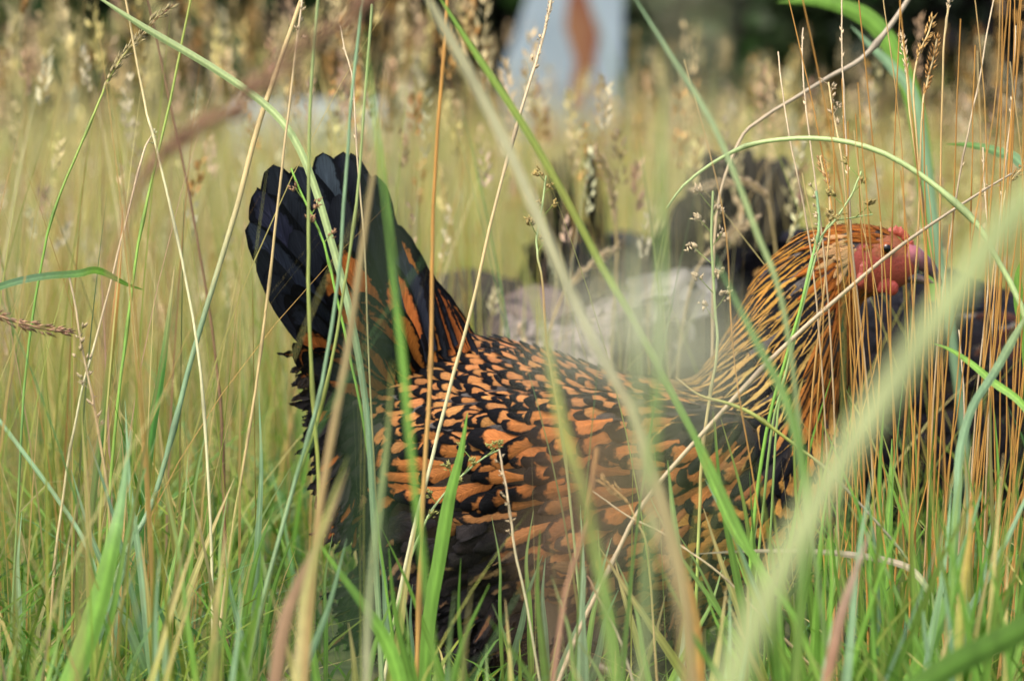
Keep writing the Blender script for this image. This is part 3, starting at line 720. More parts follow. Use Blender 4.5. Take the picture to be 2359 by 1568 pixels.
def spikelets(name, bx, by, bz, tx, ty, tz, length, size, per, fat, cols, label):
    """seed heads: kites along the last `length` of the stem direction; one sheet of husks per head"""
    n = len(bx); k = per
    f = np.tile(np.linspace(0, 1, k)[None], (n, 1)) + rng.normal(0, .02, (n, k))
    ax = np.stack([tx, ty, tz], -1); ax /= np.linalg.norm(ax, axis=1)[:, None]
    base = np.stack([bx, by, bz], -1)[:, None] + ax[:, None] * (f * length[:, None])[..., None]
    ang = rng.uniform(0, 6.283, (n, k)); env = (np.sin(np.clip(f, 0, 1) * np.pi * .85 + .35) ** .8) * fat
    out = np.stack([np.cos(ang), np.sin(ang), np.zeros_like(ang)], -1)
    dirv = ax[:, None] * .85 + out * .5; dirv /= np.linalg.norm(dirv, axis=-1)[..., None]
    L_ = (size[:, None] * rng.uniform(.7, 1.2, (n, k)))[..., None]
    side = np.cross(dirv, rng.normal(size=(n, k, 3))); side /= np.linalg.norm(side, axis=-1)[..., None]
    b0 = base + out * (env * size[:, None] * .35)[..., None]
    V = np.stack([b0, b0 + dirv * L_ * .45 + side * L_ * .2, b0 + dirv * L_, b0 + dirv * L_ * .45 - side * L_ * .2], 2).reshape(-1, 3)
    m = n * k; Q = np.arange(m * 4).reshape(m, 4)
    C = np.repeat(np.repeat(cols, k, 0) * rng.uniform(.7, 1.25, (m, 1)), 4, 0)
    o = link_mesh(name, np_mesh(name, V, Q, C, smooth=False), M_seed); tag(o, label, 'grass', kind='stuff')
spikelets('near_seed_heads', *NEAR_SEEDS, 'pale seed heads at mixed heights just behind the laced hen')
x, y = scatter(1000, .6, 6.0, 1.7, 1.25, hens=1.1); n = len(x)
h2 = rng.normal(.42, .05, n); la = rng.uniform(0, 6.283, n); ln = rng.gamma(2, .07, n)
left = (x < .0 - .03 * y); h2 = np.where(left, h2 + .04, h2 - .05)
colr = pal(n, [S_STRAW, c3(.58, .46, .24), S_GOLD, S_PINK], [.30, .34, .22, .14])
ex, ey, ez = blades('seed_stalks', x, y, h2, rng.uniform(.0010, .0018, n), ln, la, pal(n, [S_OLIVE, G_YEL], [.5, .5]), colr, 'thin ripe stalks in the meadow behind the hens', mat=M_stem)
spikelets('seed_heads', ex, ey, ez - .045, np.cos(la) * ln * .8, np.sin(la) * ln * .8, np.ones(n), rng.uniform(.03, .065, n), rng.uniform(.007, .011, n), 26, rng.uniform(.3, 1.1, (n, 1)), colr, 'ripe tan seed heads of the meadow grass behind the hens')

# ---------------------------------------------------------------- single stalks and blades that stand out
class Plant:
    pass
def ext_path(pts, y0, y1, n=40):
    """pts: frame positions listed tip first; y0 depth at tip, y1 at base; carried on down to the ground"""
    W = []
    m = len(pts)
    for i, p in enumerate(pts):
        f = i / (m - 1); W.append(np.array(P(p[0], p[1], y0 * (1 - f) + y1 * f)))
    last, prev = W[-1], W[-2]
    if last[2] > .004:
        d = last - prev; d /= np.linalg.norm(d)
        if d[2] > -.3: d[2] = -.3
        t = last[2] / -d[2]
        t_ = min(t, last[2] * 2.2)
        mid = last + d * t_ * .5; mid[2] = last[2] * .48
        end = mid + d * t_ * .3; end[2] = -.006
        W += [mid, end]
    return catmull(W, n)
def fall(col, a):  # colour list along the length
    return a
def stalk_color(cols, n):
    cols = np.array(cols, float)
    if cols.ndim == 1: return np.tile(cols, (n, 1))
    f = np.linspace(0, len(cols) - 1, n); i = np.minimum(f.astype(int), len(cols) - 2); g = (f - i)[:, None]
    return cols[i] * (1 - g) + cols[i + 1] * g
HERO = {'n': 0}
def finish(name, geo_list, base, label, cat, group):
    """geo_list: [(part name, Geo, material)]; one part -> a single mesh, else an empty with parts"""
    if len(geo_list) == 1:
        pn, g, m = geo_list[0]
        o = link_mesh(name, g.mesh(name), m); 
        me = o.data; k = len(me.vertices); v = np.empty(k * 3, np.float32); me.vertices.foreach_get('co', v)
        v = v.reshape(-1, 3) - np.array(base, np.float32); me.vertices.foreach_set('co', v.ravel()); me.update(); o.location = base
    else:
        o = empty(name, base)
        for pn, g, m in geo_list: link_mesh(pn, g.mesh(pn), m, o)
    return tag(o, label, cat, group)
def husk(g, p, d, L, W, col):
    d = d / np.linalg.norm(d); r = np.cross(d, rng.normal(size=3)); r /= np.linalg.norm(r); u = np.cross(d, r)
    V = [p, p + d * L * .4 + r * W, p + d * L * .4 + u * W, p + d * L * .4 - r * W, p + d * L * .4 - u * W, p + d * L]
    g.add(V, [(0, 1, 2, 2), (0, 2, 3, 3), (0, 3, 4, 4), (0, 4, 1, 1), (5, 2, 1, 1), (5, 3, 2, 2), (5, 4, 3, 3), (5, 1, 4, 4)], col * rng.uniform(.75, 1.25))
def ball(g, p, r, col, d=None):
    th = np.linspace(0, 2 * np.pi, 7)[:-1]
    V = [p + [0, 0, -r]]
    for z, q in ((-.6, .8), (0, 1), (.6, .8)):
        for a_ in th: V.append(p + r * np.array([q * math.cos(a_), q * math.sin(a_), z]))
    V.append(p + [0, 0, r * 1.5])
    Q = []
    for j in range(6):
        k = (j + 1) % 6
        Q += [(0, 1 + k, 1 + j, 1 + j), (1 + j, 1 + k, 7 + k, 7 + j), (7 + j, 7 + k, 13 + k, 13 + j), (13 + j, 13 + k, 19, 19)]
    g.add(V, Q, col * rng.uniform(.8, 1.2))
def seedhead(kind, path, f0, f1, size, col):
    """seeds along path between fractions f0..f1 (0 = tip)"""
    g = Geo(); n = len(path)
    L = np.concatenate([[0], np.cumsum(np.linalg.norm(np.diff(path, axis=0), axis=1))]); T = L[-1]
    def at(f):
        return np.array([np.interp(f * T, L, path[:, k]) for k in range(3)])
    def dr(f):
        d = at(max(0, f - .01)) - at(min(1, f + .01)); return d / (np.linalg.norm(d) + 1e-9)
    ln = (f1 - f0) * T
    if kind == 'spike':      # dense husky ear
        m = int(ln / .00085)
        for i in range(m):
            f = f0 + (f1 - f0) * (i + rng.random()) / m; p = at(f); d = dr(f)
            o_ = np.cross(d, rng.normal(size=3)); o_ /= np.linalg.norm(o_); e = math.sin(math.pi * min(1, (f - f0) / (f1 - f0) * .9 + .12)) ** .7
            husk(g, p + o_ * size * .25 * e, d * .9 + o_ * .5 * e, size * rng.uniform(.8, 1.3), size * .13, col)
    elif kind == 'bead':     # bare rachis with tiny beads
        m = int(ln / .0022)
        for i in range(m):
            f = f0 + (f1 - f0) * (i + .5) / m; p = at(f); d = dr(f); o_ = np.cross(d, [0, 1, 0]) * (1 if i % 2 else -1)
            husk(g, p, d + o_ * .6, size * .35, size * .09, col)
            if rng.random() < .07: husk(g, p, d + o_ * .4, size * 1.1, size * .18, col * 1.25)
    elif kind == 'panicle':  # loose husks on short side branches
        m = max(4, int(ln / .0045))
        for i in range(m):
            f = f0 + (f1 - f0) * (i + rng.random() * .6) / m; p = at(f); d = dr(f)
            o_ = np.cross(d, rng.normal(size=3)); o_ /= np.linalg.norm(o_); bl = size * rng.uniform(.4, 1.3)
            dd = d * .8 + o_ * .6; q = p + dd * bl
            V, Q = tube([p, q], [.0002, .0002], 4); g.add(V, Q, col * .8)
            for _ in range(rng.integers(2, 5)): husk(g, q + rng.normal(0, size * .08, 3), dd + rng.normal(0, .35, 3), size * rng.uniform(.6, 1.0), size * .15, col)
    elif kind == 'rush':     # little clusters of round capsules with husks
        m = max(3, int(ln / .009))
        for i in range(m):
            f = f0 + (f1 - f0) * (i + rng.random() * .5) / m; p = at(f); d = dr(f); s_ = 1 if i % 2 else -1
            bl = size * rng.uniform(1.0, 3.0); o_ = np.array([s_ * rng.uniform(.3, .9), rng.normal(0, .4), .8])
            q = p + o_ * bl; V, Q = tube([p, (p + q) / 2 + [0, 0, -.0003], q], [.00035, .0003, .0002], 5); g.add(V, Q, c3(.22, .30, .06))
            for _ in range(rng.integers(7, 13)):
                pp = q + rng.normal(0, size * .3, 3)
                if rng.random() < .45: ball(g, pp, size * .24, col * .75)
                husk(g, pp, o_ + rng.normal(0, .5, 3), size * .8, size * .15, col * 1.15)
    return g
def stem(label, pts, w, cols, y=(-.2, -.2), seeds=None, group=None, name='grass_stalk', cat='grass stalk'):
    """round stalk; w = width in frame units at the base"""
    path = ext_path(pts, *y, n=36); n = len(path)
    wpx = np.interp(np.linspace(0, 1, n), np.linspace(0, 1, len(w)), w) if hasattr(w, '__len__') else np.linspace(.65, 1, n) * w
    rad = wpx / 2 * (path[:, 1] - CAMY) / FPX
    path = path + np.cumsum(rng.normal(0, .00018, path.shape), 0) * [1, 1, .2]
    sc_ = stalk_color(cols, n).copy() * (1 + rng.normal(0, .07, (n, 1)))
    for k in rng.choice(np.arange(6, n - 3), 3, replace=False): rad[k] *= 1.45; sc_[k] *= .6
    V, Q = tube(path, rad, 7); g = Geo(); g.add(V, Q, np.repeat(sc_, 7, 0))
    parts_ = [('stem', g, M_stem)]
    if seeds:
        for sd_ in seeds:
            kind, f0, f1, size, col = sd_
            parts_.append(('seed_head', seedhead(kind, path, f0, f1, size, col), M_seed))
    return finish(name, parts_, tuple(path[-1] * [1, 1, 0]), label, cat, group)
def blade(label, pts, w, cols, y=(-.25, -.25), twist=0.0, group=None, fold=.25, face=0.0, name='grass_plant', cat='grass blade', tipf=.35):
    path = ext_path(pts, *y, n=34); n = len(path)
    t = np.linspace(0, 1, n)
    hw = w / 2 * (path[:, 1] - CAMY) / FPX * np.clip(t / tipf, 0.02, 1) ** .75 * (1 - .25 * np.clip((t - .6) / .4, 0, 1))
    tg = np.gradient(path, axis=0); tg /= np.linalg.norm(tg, axis=1)[:, None]
    vd = np.array([0, 1, .05]); sd_ = np.cross(tg, vd); sd_ /= np.linalg.norm(sd_, axis=1)[:, None]; nn = np.cross(sd_, tg)
    an = face + twist * t
    s2 = sd_ * np.cos(an)[:, None] + nn * np.sin(an)[:, None]; n2 = -sd_ * np.sin(an)[:, None] + nn * np.cos(an)[:, None]
    us = np.linspace(-1, 1, 5)
    V = path[:, None] + s2[:, None] * (hw[:, None] * us)[..., None] + n2[:, None] * (hw[:, None] * fold * np.abs(us))[..., None]
    C = np.repeat(stalk_color(cols, n)[:, None], 5, 1) * np.array([.95, .85, 1.25, .85, .95])[None, :, None] * (1 + rng.normal(0, .06, (n, 1, 1)))
    q1 = grid_faces(n, 5)
    g = Geo(); g.add(V.reshape(-1, 3), q1, C.reshape(-1, 3))
    return finish(name, [('blade', g, M_blade)], tuple(path[-1] * [1, 1, 0]), label, cat, group)

PALE = c3(.62, .60, .34); STR = c3(.55, .42, .19); ORA = c3(.50, .26, .06); GRN = c3(.17, .34, .05); LGR = c3(.36, .47, .19); TEAL = c3(.20, .32, .17)
OLV = c3(.30, .34, .07); DGR = c3(.035, .10, .018); BRN2 = c3(.20, .12, .06); HUSK = c3(.58, .46, .28); GOLDH = c3(.52, .32, .10); PNK = c3(.40, .22, .13); GRY = c3(.40, .34, .24)
T_ = 'tall grass stalks'
# ---- left side
stem('pale straw coloured bent stalk crossing the upper left and leaning right, whitish and shiny', [(283, -30), (330, 230), (358, 330), (420, 600), (462, 860), (484, 1200), (492, 1600)], 8, [STR, PALE, PALE, STR], (-.15, -.25))
stem('dark brown thin dead stalk leaning right in front of the left meadow', [(335, -20), (375, 170), (425, 400), (470, 640), (500, 850), (512, 1000), (520, 1300)], 8, [BRN2 * .9, BRN2 * 1.3], (.1, .05))
stem('bright olive green upright stalk at the top left crossing the arching blade', [(445, -30), (400, 190), (360, 370), (318, 560), (290, 760), (262, 1000), (235, 1400)], 9, [OLV, GRN * 1.2, OLV], (-.1, -.2))
blade('long pale green arching blade from the top left down over the black tail', [(190, -30), (330, 62), (480, 150), (600, 232), (672, 310), (722, 420), (765, 560), (800, 690), (830, 840), (850, 990), (862, 1200)], 17, [LGR * .9, LGR, LGR * 1.1, TEAL * 1.5, LGR], (-.15, -.3), .5, fold=.5, tipf=.1)
stem('thick blue green stalk with tan top, left of the black tail', [(704, -30), (650, 130), (600, 280), (550, 470), (500, 640), (450, 810), (405, 985), (350, 1170), (300, 1260), (240, 1420), (190, 1600)], [10, 13, 13, 12, 13, 16, 18], [STR, STR, TEAL, TEAL * 1.1, LGR * .8, TEAL], (-.15, -.25))
stem('golden straw stalk with seed scraps on top, crossing the left of the black tail', [(695, 0), (682, 100), (655, 330), (625, 600), (600, 800), (570, 1000), (540, 1170), (505, 1430)], 8, [HUSK, STR, STR * 1.1, PALE], (-.2, -.25), [('panicle', .0, .07, .0045, HUSK)])
stem('olive green upright stalk in front of the black tail, nearest its tip', [(735, -30), (716, 200), (712, 420), (712, 640), (724, 900), (735, 1100), (728, 1300), (700, 1600)], 11, [LGR * .7, OLV, LGR * .7], (-.3, -.35))
stem('teal green slanting stalk over the black tail', [(838, -30), (810, 220), (795, 420), (780, 620), (755, 800), (722, 960), (665, 1150), (600, 1400), (560, 1600)], 11, [TEAL * 1.2, TEAL, LGR * .8], (-.35, -.4))
stem('yellow green slanting stalk right beside the teal one over the tail', [(858, 10), (828, 400), (800, 620), (772, 800), (730, 980), (660, 1180), (610, 1400)], 9, [LGR, OLV * 1.1, LGR * .9], (-.3, -.3))
blade('broad blurred tan stalk standing close to the lens in front of the tail coverts', [(905, 60), (868, 330), (835, 560), (800, 800), (765, 1000), (735, 1180), (715, 1400), (700, 1600)], 17, [STR * .8, STR * .9, c3(.5, .33, .13), STR], (-.7, -.75), .2, fold=.3)
blade('very broad dark green blurred blade close to the lens over the tail base', [(848, 320), (905, 470), (885, 640), (848, 800), (842, 950), (852, 1150), (835, 1330), (800, 1500), (760, 1700)], 46, [DGR * .35, DGR * .4, DGR * .6, DGR * .9, DGR * 1.4], (-1.86, -1.9), .1, tipf=.2)
blade('bright green blurred blade curving down over the tail base to the wing', [(835, 60), (868, 300), (900, 560), (925, 800), (945, 1020), (970, 1250), (1010, 1600)], 16, [GRN * 1.2, GRN * 1.3, GRN, OLV], (-.8, -.85), .2)
stem('golden brown upright stalk in front of the saddle feathers', [(1032, -30), (1020, 160), (1000, 420), (992, 620), (990, 780), (984, 920), (970, 1150), (955, 1600)], 12, [ORA, ORA * .85, GOLDH, ORA], (-.35, -.4))
stem('pale leaning straw with a narrow seed head at the top, crossing the orange back', [(1272, -10), (1246, 110), (1215, 210), (1175, 350), (1130, 520), (1085, 720), (1030, 930), (985, 1110), (935, 1320), (885, 1600)], 10, [HUSK, HUSK, STR, PALE, PALE, PALE], (-.15, -.25), [('spike', .0, .06, .0030, HUSK * .9), ('panicle', .06, .115, .0042, HUSK)])
blade('broad pale yellow green blurred blade falling from the top centre over the back', [(965, -40), (1060, 130), (1150, 300), (1210, 430), (1265, 560), (1330, 710), (1390, 830), (1460, 960), (1520, 1130), (1575, 1350), (1600, 1600)], 25, [PALE * .7, PALE * .75, PALE * .7, c3(.40,.29,.12), c3(.40,.25,.09)], (-.8, -.85), .15, tipf=.05)
blade('long bright green thin blade crossing from the top centre to the middle', [(990, -40), (1100, 130), (1200, 280), (1300, 450), (1390, 620), (1450, 720), (1560, 930), (1640, 1080), (1740, 1290), (1830, 1420), (1900, 1600)], 17, [GRN * 1.1, OLV, GRN, GRN * 1.2, OLV], (-.45, -.5), .3, tipf=.1)
blade('pale green blurred blade arching from above the charcoal hen down to the hackle', [(1440, -40), (1540, 120), (1640, 280), (1700, 420), (1745, 540), (1790, 650), (1820, 800), (1850, 1050), (1880, 1300)], 12, [TEAL * 1.4, LGR, LGR * .8, GRN * .8], (-.6, -.65), .3, tipf=.15)
blade('thick dark green blurred blade over the shoulder and neck of the hen', [(1640, 580), (1700, 700), (1760, 820), (1810, 920), (1850, 1080), (1855, 1250), (1840, 1500)], 24, [DGR * 2, GRN * .6, GRN * .7, OLV * .9], (-.75, -.85), .2)
stem('smooth light green stem arching high over the neck like a hoop', [(1538, 478), (1575, 428), (1640, 378), (1720, 337), (1800, 322), (1880, 319), (1960, 329), (2040, 355), (2120, 402), (2200, 466), (2255, 520), (2300, 600), (2352, 700), (2390, 850), (2420, 1100)], [5, 9, 12, 13, 13, 14, 15], [LGR * 1.1, LGR * 1.1, LGR * 1.05, LGR], (-.2, -.3), name='arching_stem')
blade('very wide pale green blurred blade rising from bottom centre to the right edge', [(2480, 340), (2330, 500), (2190, 690), (2060, 880), (1960, 1030), (1860, 1200), (1760, 1390), (1690, 1560), (1650, 1680)], 66, [c3(.42,.50,.20), c3(.50,.55,.25), c3(.46,.52,.22), LGR * 1.1], (-1.5, -1.58), .05, tipf=.05, fold=.3)
stem('jointed greyish tan straw slanting across the neck and face', [(2330, 400), (2240, 455), (2080, 562), (1950, 668), (1800, 800), (1640, 970), (1480, 1155), (1400, 1312), (1330, 1450), (1270, 1600)], [4, 9, 11, 10, 11, 12], [GRY, HUSK * .8, HUSK * .85, HUSK, GRY * 1.2], (-.22, -.3), [('spike', .30, .335, .003, HUSK * .8), ('panicle', .03, .06, .003, HUSK)])
stem('bright green rush with clusters of tan star seed heads before the dark hens', [(1642, 440), (1638, 560), (1644, 700), (1650, 800), (1634, 900), (1618, 1010), (1606, 1200), (1598, 1400), (1590, 1600)], 9, [LGR, LGR, STR, GRN * 1.6, GRN * 1.5], (-.2, -.22), [('rush', .02, .26, 0.0052, HUSK)], name='rush_stalk')
stem('blue green rush with pale seed cluster standing beside the hackle', [(1880, 440), (1886, 520), (1876, 580), (1850, 690), (1810, 830), (1775, 950), (1740, 1150), (1722, 1350), (1710, 1600)], 10, [TEAL * 1.3, GRN * 1.3, GRN * 1.4, GRN * 1.5], (-.22, -.26), [('panicle', .0, .14, .004, HUSK)], name='rush_stalk')
stem('thin branching rush with brown capsules reaching over the nape', [(1985, 395), (1962, 450), (1930, 500), (1900, 535), (1874, 590), (1850, 700), (1815, 860), (1780, 1000), (1750, 1300)], 7, [LGR, LGR * .9, GRN * 1.3], (-.2, -.24), [('rush', .0, .12, 0.0042, c3(.34, .28, .09))], name='rush_stalk')
stem('short rush spray with plump green brown capsules above the head', [(2010, 494), (1960, 502), (1915, 512), (1890, 560), (1862, 650), (1820, 820), (1790, 950), (1770, 1300)], 6, [LGR, LGR * .9, GRN * 1.3], (-.19, -.23), [('rush', .0, .12, 0.0042, c3(.38, .30, .11))], name='rush_stalk')
stem('rush with golden capsules standing at the centre before the meadow', [(1258, 405), (1250, 470), (1240, 545), (1243, 590), (1255, 650), (1262, 780), (1285, 930), (1310, 1100), (1340, 1400)], 7, [LGR, LGR, c3(.4, .16, .06), LGR, GRN * 1.4], (-.2, -.24), [('rush', .0, .16, 0.0045, c3(.40, .30, .10))], name='rush_stalk')
stem('rush with two small brown capsule clusters over the black tail', [(670, 388), (690, 440), (720, 500), (745, 560), (770, 660), (800, 800), (840, 1000), (880, 1300)], 7, [GRN * 1.4, GRN * 1.5, GRN * 1.3], (-.25, -.28), [('rush', .06, .16, 0.0042, c3(.34, .20, .10))], name='rush_stalk')
stem('low rush sprig with green capsules beside the dark thigh feathers', [(1150, 1035), (1110, 1055), (1070, 1085), (1030, 1125), (980, 1190), (940, 1280), (910, 1400)], 6, [LGR, LGR, GRN * 1.4], (-.22, -.26), [('rush', .0, .35, .0040, c3(.34, .34, .10))], name='rush_stalk')
blade('short bright green pointed blade before the lower wing', [(1077, 950), (1060, 1050), (1035, 1150), (1012, 1290), (990, 1420), (975, 1600)], 32, [GRN * 1.2, GRN * 1.3, GRN * 1.1, TEAL * 1.2], (-.3, -.32), .3)
blade('long green leaf lying nearly level at the left edge', [(332, 668), (290, 655), (245, 632), (215, 624), (180, 632), (120, 636), (60, 645), (0, 662), (-50, 690), (-90, 800), (-110, 1100)], 22, [GRN, GRN * 1.4, TEAL * 1.6, GRN * 1.4, GRN * 1.3], (-.2, -.25), .3, tipf=.2, face=.5)
stem('fuzzy brown seed spike pointing in level from the left edge', [(160, 764), (100, 758), (40, 742), (-20, 728), (-80, 760), (-120, 1000)], 8, [PNK, STR], (-.25, -.28), [('spike', .0, .30, .0062, c3(.42, .25, .15))])
blade('dark green thin upright blade rising left of centre left', [(402, 612), (390, 720), (372, 860), (350, 990), (336, 1130), (325, 1300), (310, 1600)], 22, [STR, DGR * 3, DGR * 2.4, DGR * 2.6, GRN * .6], (-.18, -.22), .8)
blade('narrow dark green blade with yellowed tip behind the bent straw', [(284, 470), (276, 600), (268, 690), (256, 810), (232, 1010), (214, 1160), (198, 1350)], 17, [ORA, ORA, DGR * 2.6, DGR * 2, DGR * 2.4], (-.12, -.2), .8)
stem('tan straw with a small husk tuft at its top in the left meadow', [(350, 312), (330, 350), (300, 470), (270, 590), (228, 760), (190, 900), (158, 1080), (130, 1300), (105, 1600)], 7, [HUSK, HUSK, PALE * .9, STR, ORA * 1.1], (-.15, -.25), [('panicle', .0, .03, .004, PALE)])
stem('dead stalk with ragged pale husks hanging at the left', [(160, 640), (180, 740), (200, 850), (220, 940), (240, 1060), (255, 1200), (262, 1600)], 8, [HUSK * .8, STR * .8, OLV], (-.22, -.26), [('panicle', .12, .34, .0058, HUSK * .9)])
blade('big green blade slanting up from the bottom left', [(302, 990), (280, 1150), (262, 1240), (232, 1370), (190, 1500), (150, 1600)], 52, [TEAL * 1.4, GRN * 1.2, GRN * 1.3, GRN * 1.1], (-.45, -.5), .2, tipf=.5)
blade('tapered green blade standing at the bottom left beside the straw', [(390, 1370), (384, 1450), (380, 1600)], 24, [LGR, TEAL * 1.5, GRN], (-.4, -.4), .1, tipf=.6)
blade('light green thin stem crossing the lower left corner', [(-30, 930), (60, 1050), (140, 1160), (200, 1260), (240, 1400), (262, 1600)], 10, [TEAL * 1.6, TEAL * 1.4], (-.2, -.25), .1, tipf=.05)
stem('green tan seed ear leaning right across the top left corner', [(398, 12), (360, 45), (320, 92), (285, 130), (250, 190), (232, 230), (190, 330), (140, 450), (100, 600), (60, 900), (40, 1300)], 7, [PNK, OLV, GRN, TEAL], (-.1, -.2), [('spike', .0, .17, .0058, c3(.36, .30, .14))])
blade('dried pinkish tan leaf slanting up from the bottom left of the thigh', [(800, 1080), (745, 1230), (690, 1340), (655, 1440), (630, 1600)], 34, [STR * .6, c3(.33,.21,.11), c3(.36,.22,.12), PNK * .7], (-.75, -.8), .3, tipf=.5)
blade('wide bright green blade pointing up left below the thigh feathers', [(725, 1235), (790, 1330), (850, 1410), (900, 1500), (930, 1600)], 34, [GRN * 1.1, GRN * 1.5, GRN * 1.4], (-.5, -.5), .1, tipf=.5)
blade('broad blurred yellow green blade standing at the lower left of the hen', [(905, 830), (895, 1000), (880, 1150), (862, 1300), (850, 1450), (845, 1600)], 18, [OLV, LGR * .9, PALE * .7, OLV * 1.2], (-.85, -.9), .1)
blade('olive blurred stalk standing just left of the hen at the bottom', [(800, 1050), (745, 1210), (705, 1360), (690, 1500), (680, 1620)], 20, [OLV, S_STRAW * .8, OLV * 1.2], (-.8, -.85), .1)
# ---- centre
blade('olive blurred blade bending over the middle of the back', [(1180, 560), (1235, 700), (1270, 860), (1300, 1000), (1345, 1150), (1390, 1350), (1420, 1600)], 26, [OLV, OLV * 1.1, GRN, OLV * 1.1], (-1.0, -1.05), .1, tipf=.4)
blade('soft green blurred blade upright above the middle of the back', [(1525, 180), (1520, 400), (1525, 650), (1515, 850), (1500, 1100), (1490, 1400), (1480, 1650)], 20, [GRN * 1.1, GRN, LGR * .7, OLV], (-1.15, -1.2), .1)
blade('pale green blurred blade upright near the centre of the picture', [(1455, 520), (1460, 700), (1468, 880), (1470, 1020), (1500, 1160), (1560, 1340), (1590, 1600)], 22, [LGR * .8, LGR * .8, c3(.38,.32,.16), c3(.36,.25,.12), c3(.36,.24,.10)], (-1.2, -1.25), .1)
blade('thin green pointed blade in front of the lower breast', [(1542, 885), (1590, 980), (1625, 1070), (1690, 1220), (1760, 1330), (1810, 1600)], 20, [GRN * 1.2, GRN * 1.3, OLV], (-.32, -.36), .3)
blade('fine pointed green yellow blade with orange base below the breast', [(1538, 1060), (1552, 1190), (1572, 1340), (1590, 1450), (1600, 1600)], 30, [GRN * .9, LGR, OLV * 1.2, ORA], (-.35, -.38), .4, tipf=.5)
blade('orange dead leaf standing under the breast', [(1520, 1120), (1560, 1270), (1590, 1370), (1605, 1480), (1612, 1600)], 30, [STR * .8, ORA * .9, ORA * 1.1, ORA * .8], (-.5, -.52), .3, tipf=.5)
stem('thin dry seed stalk with a tan husk cluster in front of the belly', [(1150, 1034), (1158, 1090), (1168, 1140), (1174, 1200), (1182, 1270), (1205, 1390), (1240, 1600)], 7, [HUSK, HUSK, PALE * .9, STR], (-.3, -.32), [('panicle', .02, .3, .0036, HUSK * .95)])
stem('dark green wiry stem curving from the shoulder down to the right', [(1555, 868), (1610, 910), (1680, 930), (1740, 958), (1810, 1010), (1890, 1070), (1990, 1170), (2100, 1300), (2180, 1450)], [2, 7, 10, 7, 6, 7, 8, 8], [STR, OLV, OLV, GRY * .8, DGR * 3, DGR * 3], (-.26, -.3))
blade('mauve grey level blade turning bright green at its bent base', [(1590, 1276), (1700, 1270), (1830, 1268), (1950, 1276), (2050, 1292), (2110, 1320), (2150, 1400), (2160, 1600)], 15, [GRY, GRY * 1.1, GRY * 1.2, GRN * 1.4, GRN * 1.5], (-.3, -.35), .3)
stem('slanting wiry tan stem low before the belly', [(1365, 1130), (1440, 1185), (1520, 1225), (1580, 1265), (1660, 1320), (1760, 1420)], 6, [HUSK, HUSK, STR], (-.28, -.3), None)
stem('seed ear with golden husks lying over the belly', [(1385, 1100), (1405, 1115), (1440, 1150), (1470, 1200), (1500, 1300), (1520, 1600)], 5, [GOLDH, STR], (-.35, -.38), [('spike', .0, .15, .0055, GOLDH * .8)])
stem('slender brown orange stalk over the wing, upright', [(1375, 1030), (1350, 1200), (1300, 1380), (1270, 1600)], 14, [ORA * .8, PNK, ORA * .8], (-.6, -.65))
# ---- right
blade('green blade rising at the right then bending left at the knee', [(2370, 715), (2330, 790), (2290, 860), (2240, 940), (2212, 1040), (2206, 1150), (2196, 1300), (2180, 1600)], 20, [LGR * .9, TEAL * 1.3, TEAL * 1.5, GRN * 1.1, GRN], (-.35, -.4), .3, tipf=.1)
blade('curved bright green blade coming in from the right edge', [(2148, 790), (2190, 805), (2240, 838), (2290, 880), (2360, 935), (2420, 1050), (2450, 1300)], 20, [GRN, GRN * 1.2, GRN * 1.2], (-.25, -.35), .3, tipf=.35, face=.4)
blade('wide green blade standing upright below the face', [(2055, 1010), (2052, 1120), (2045, 1250), (2040, 1400), (2035, 1600)], 34, [GRN, GRN * 1.3, GRN * 1.2], (-.2, -.25), .2, tipf=.6)
blade('broad green blade in the bottom right thicket leaning right', [(2262, 1130), (2220, 1270), (2180, 1400), (2120, 1530), (2090, 1600)], 46, [TEAL * 1.3, GRN * 1.2, GRN * 1.2], (-.4, -.42), .1, tipf=.6)
blade('broad green blade in the bottom right thicket leaning left', [(2180, 1210), (2205, 1330), (2240, 1450), (2275, 1600)], 34, [TEAL * 1.3, GRN * 1.2, GRN], (-.38, -.4), .1, tipf=.6)
blade('largest dark green blurred blade in the bottom right corner', [(2520, 1330), (2420, 1410), (2300, 1480), (2200, 1530), (2080, 1610)], 62, [GRN * .7, GRN * .8, GRN * .7], (-.8, -.85), .1, tipf=.1)
blade('brown blurred dead blade slanting at the lower right', [(2010, 1210), (1970, 1320), (1935, 1430), (1900, 1600)], 26, [GRY, PNK, ORA * .8], (-.7, -.75), .2, tipf=.4)
blade('yellowing thin upright blade at the right with orange streak', [(2240, 1130), (2232, 1250), (2215, 1400), (2205, 1600)], 24, [ORA, OLV * 1.2, OLV], (-.5, -.55), .2, tipf=.4)
stem('pinkish purple fine stalk under the belly', [(1352, 1325), (1385, 1395), (1425, 1465), (1470, 1600)], 8, [PNK * .8, GRY, GRY], (-.35, -.36))
stem('long tan jointed stalk slanting at the top right corner', [(2110, -30), (2050, 60), (1985, 135), (1910, 178), (1850, 215), (1760, 270), (1700, 330), (1650, 500), (1640, 800)], [12, 13, 11, 9, 8, 7, 7, 7], [GRY, GRY * .9, HUSK * .8, STR], (.05, .0), [('bead', .0, .16, .004, HUSK * .8)])
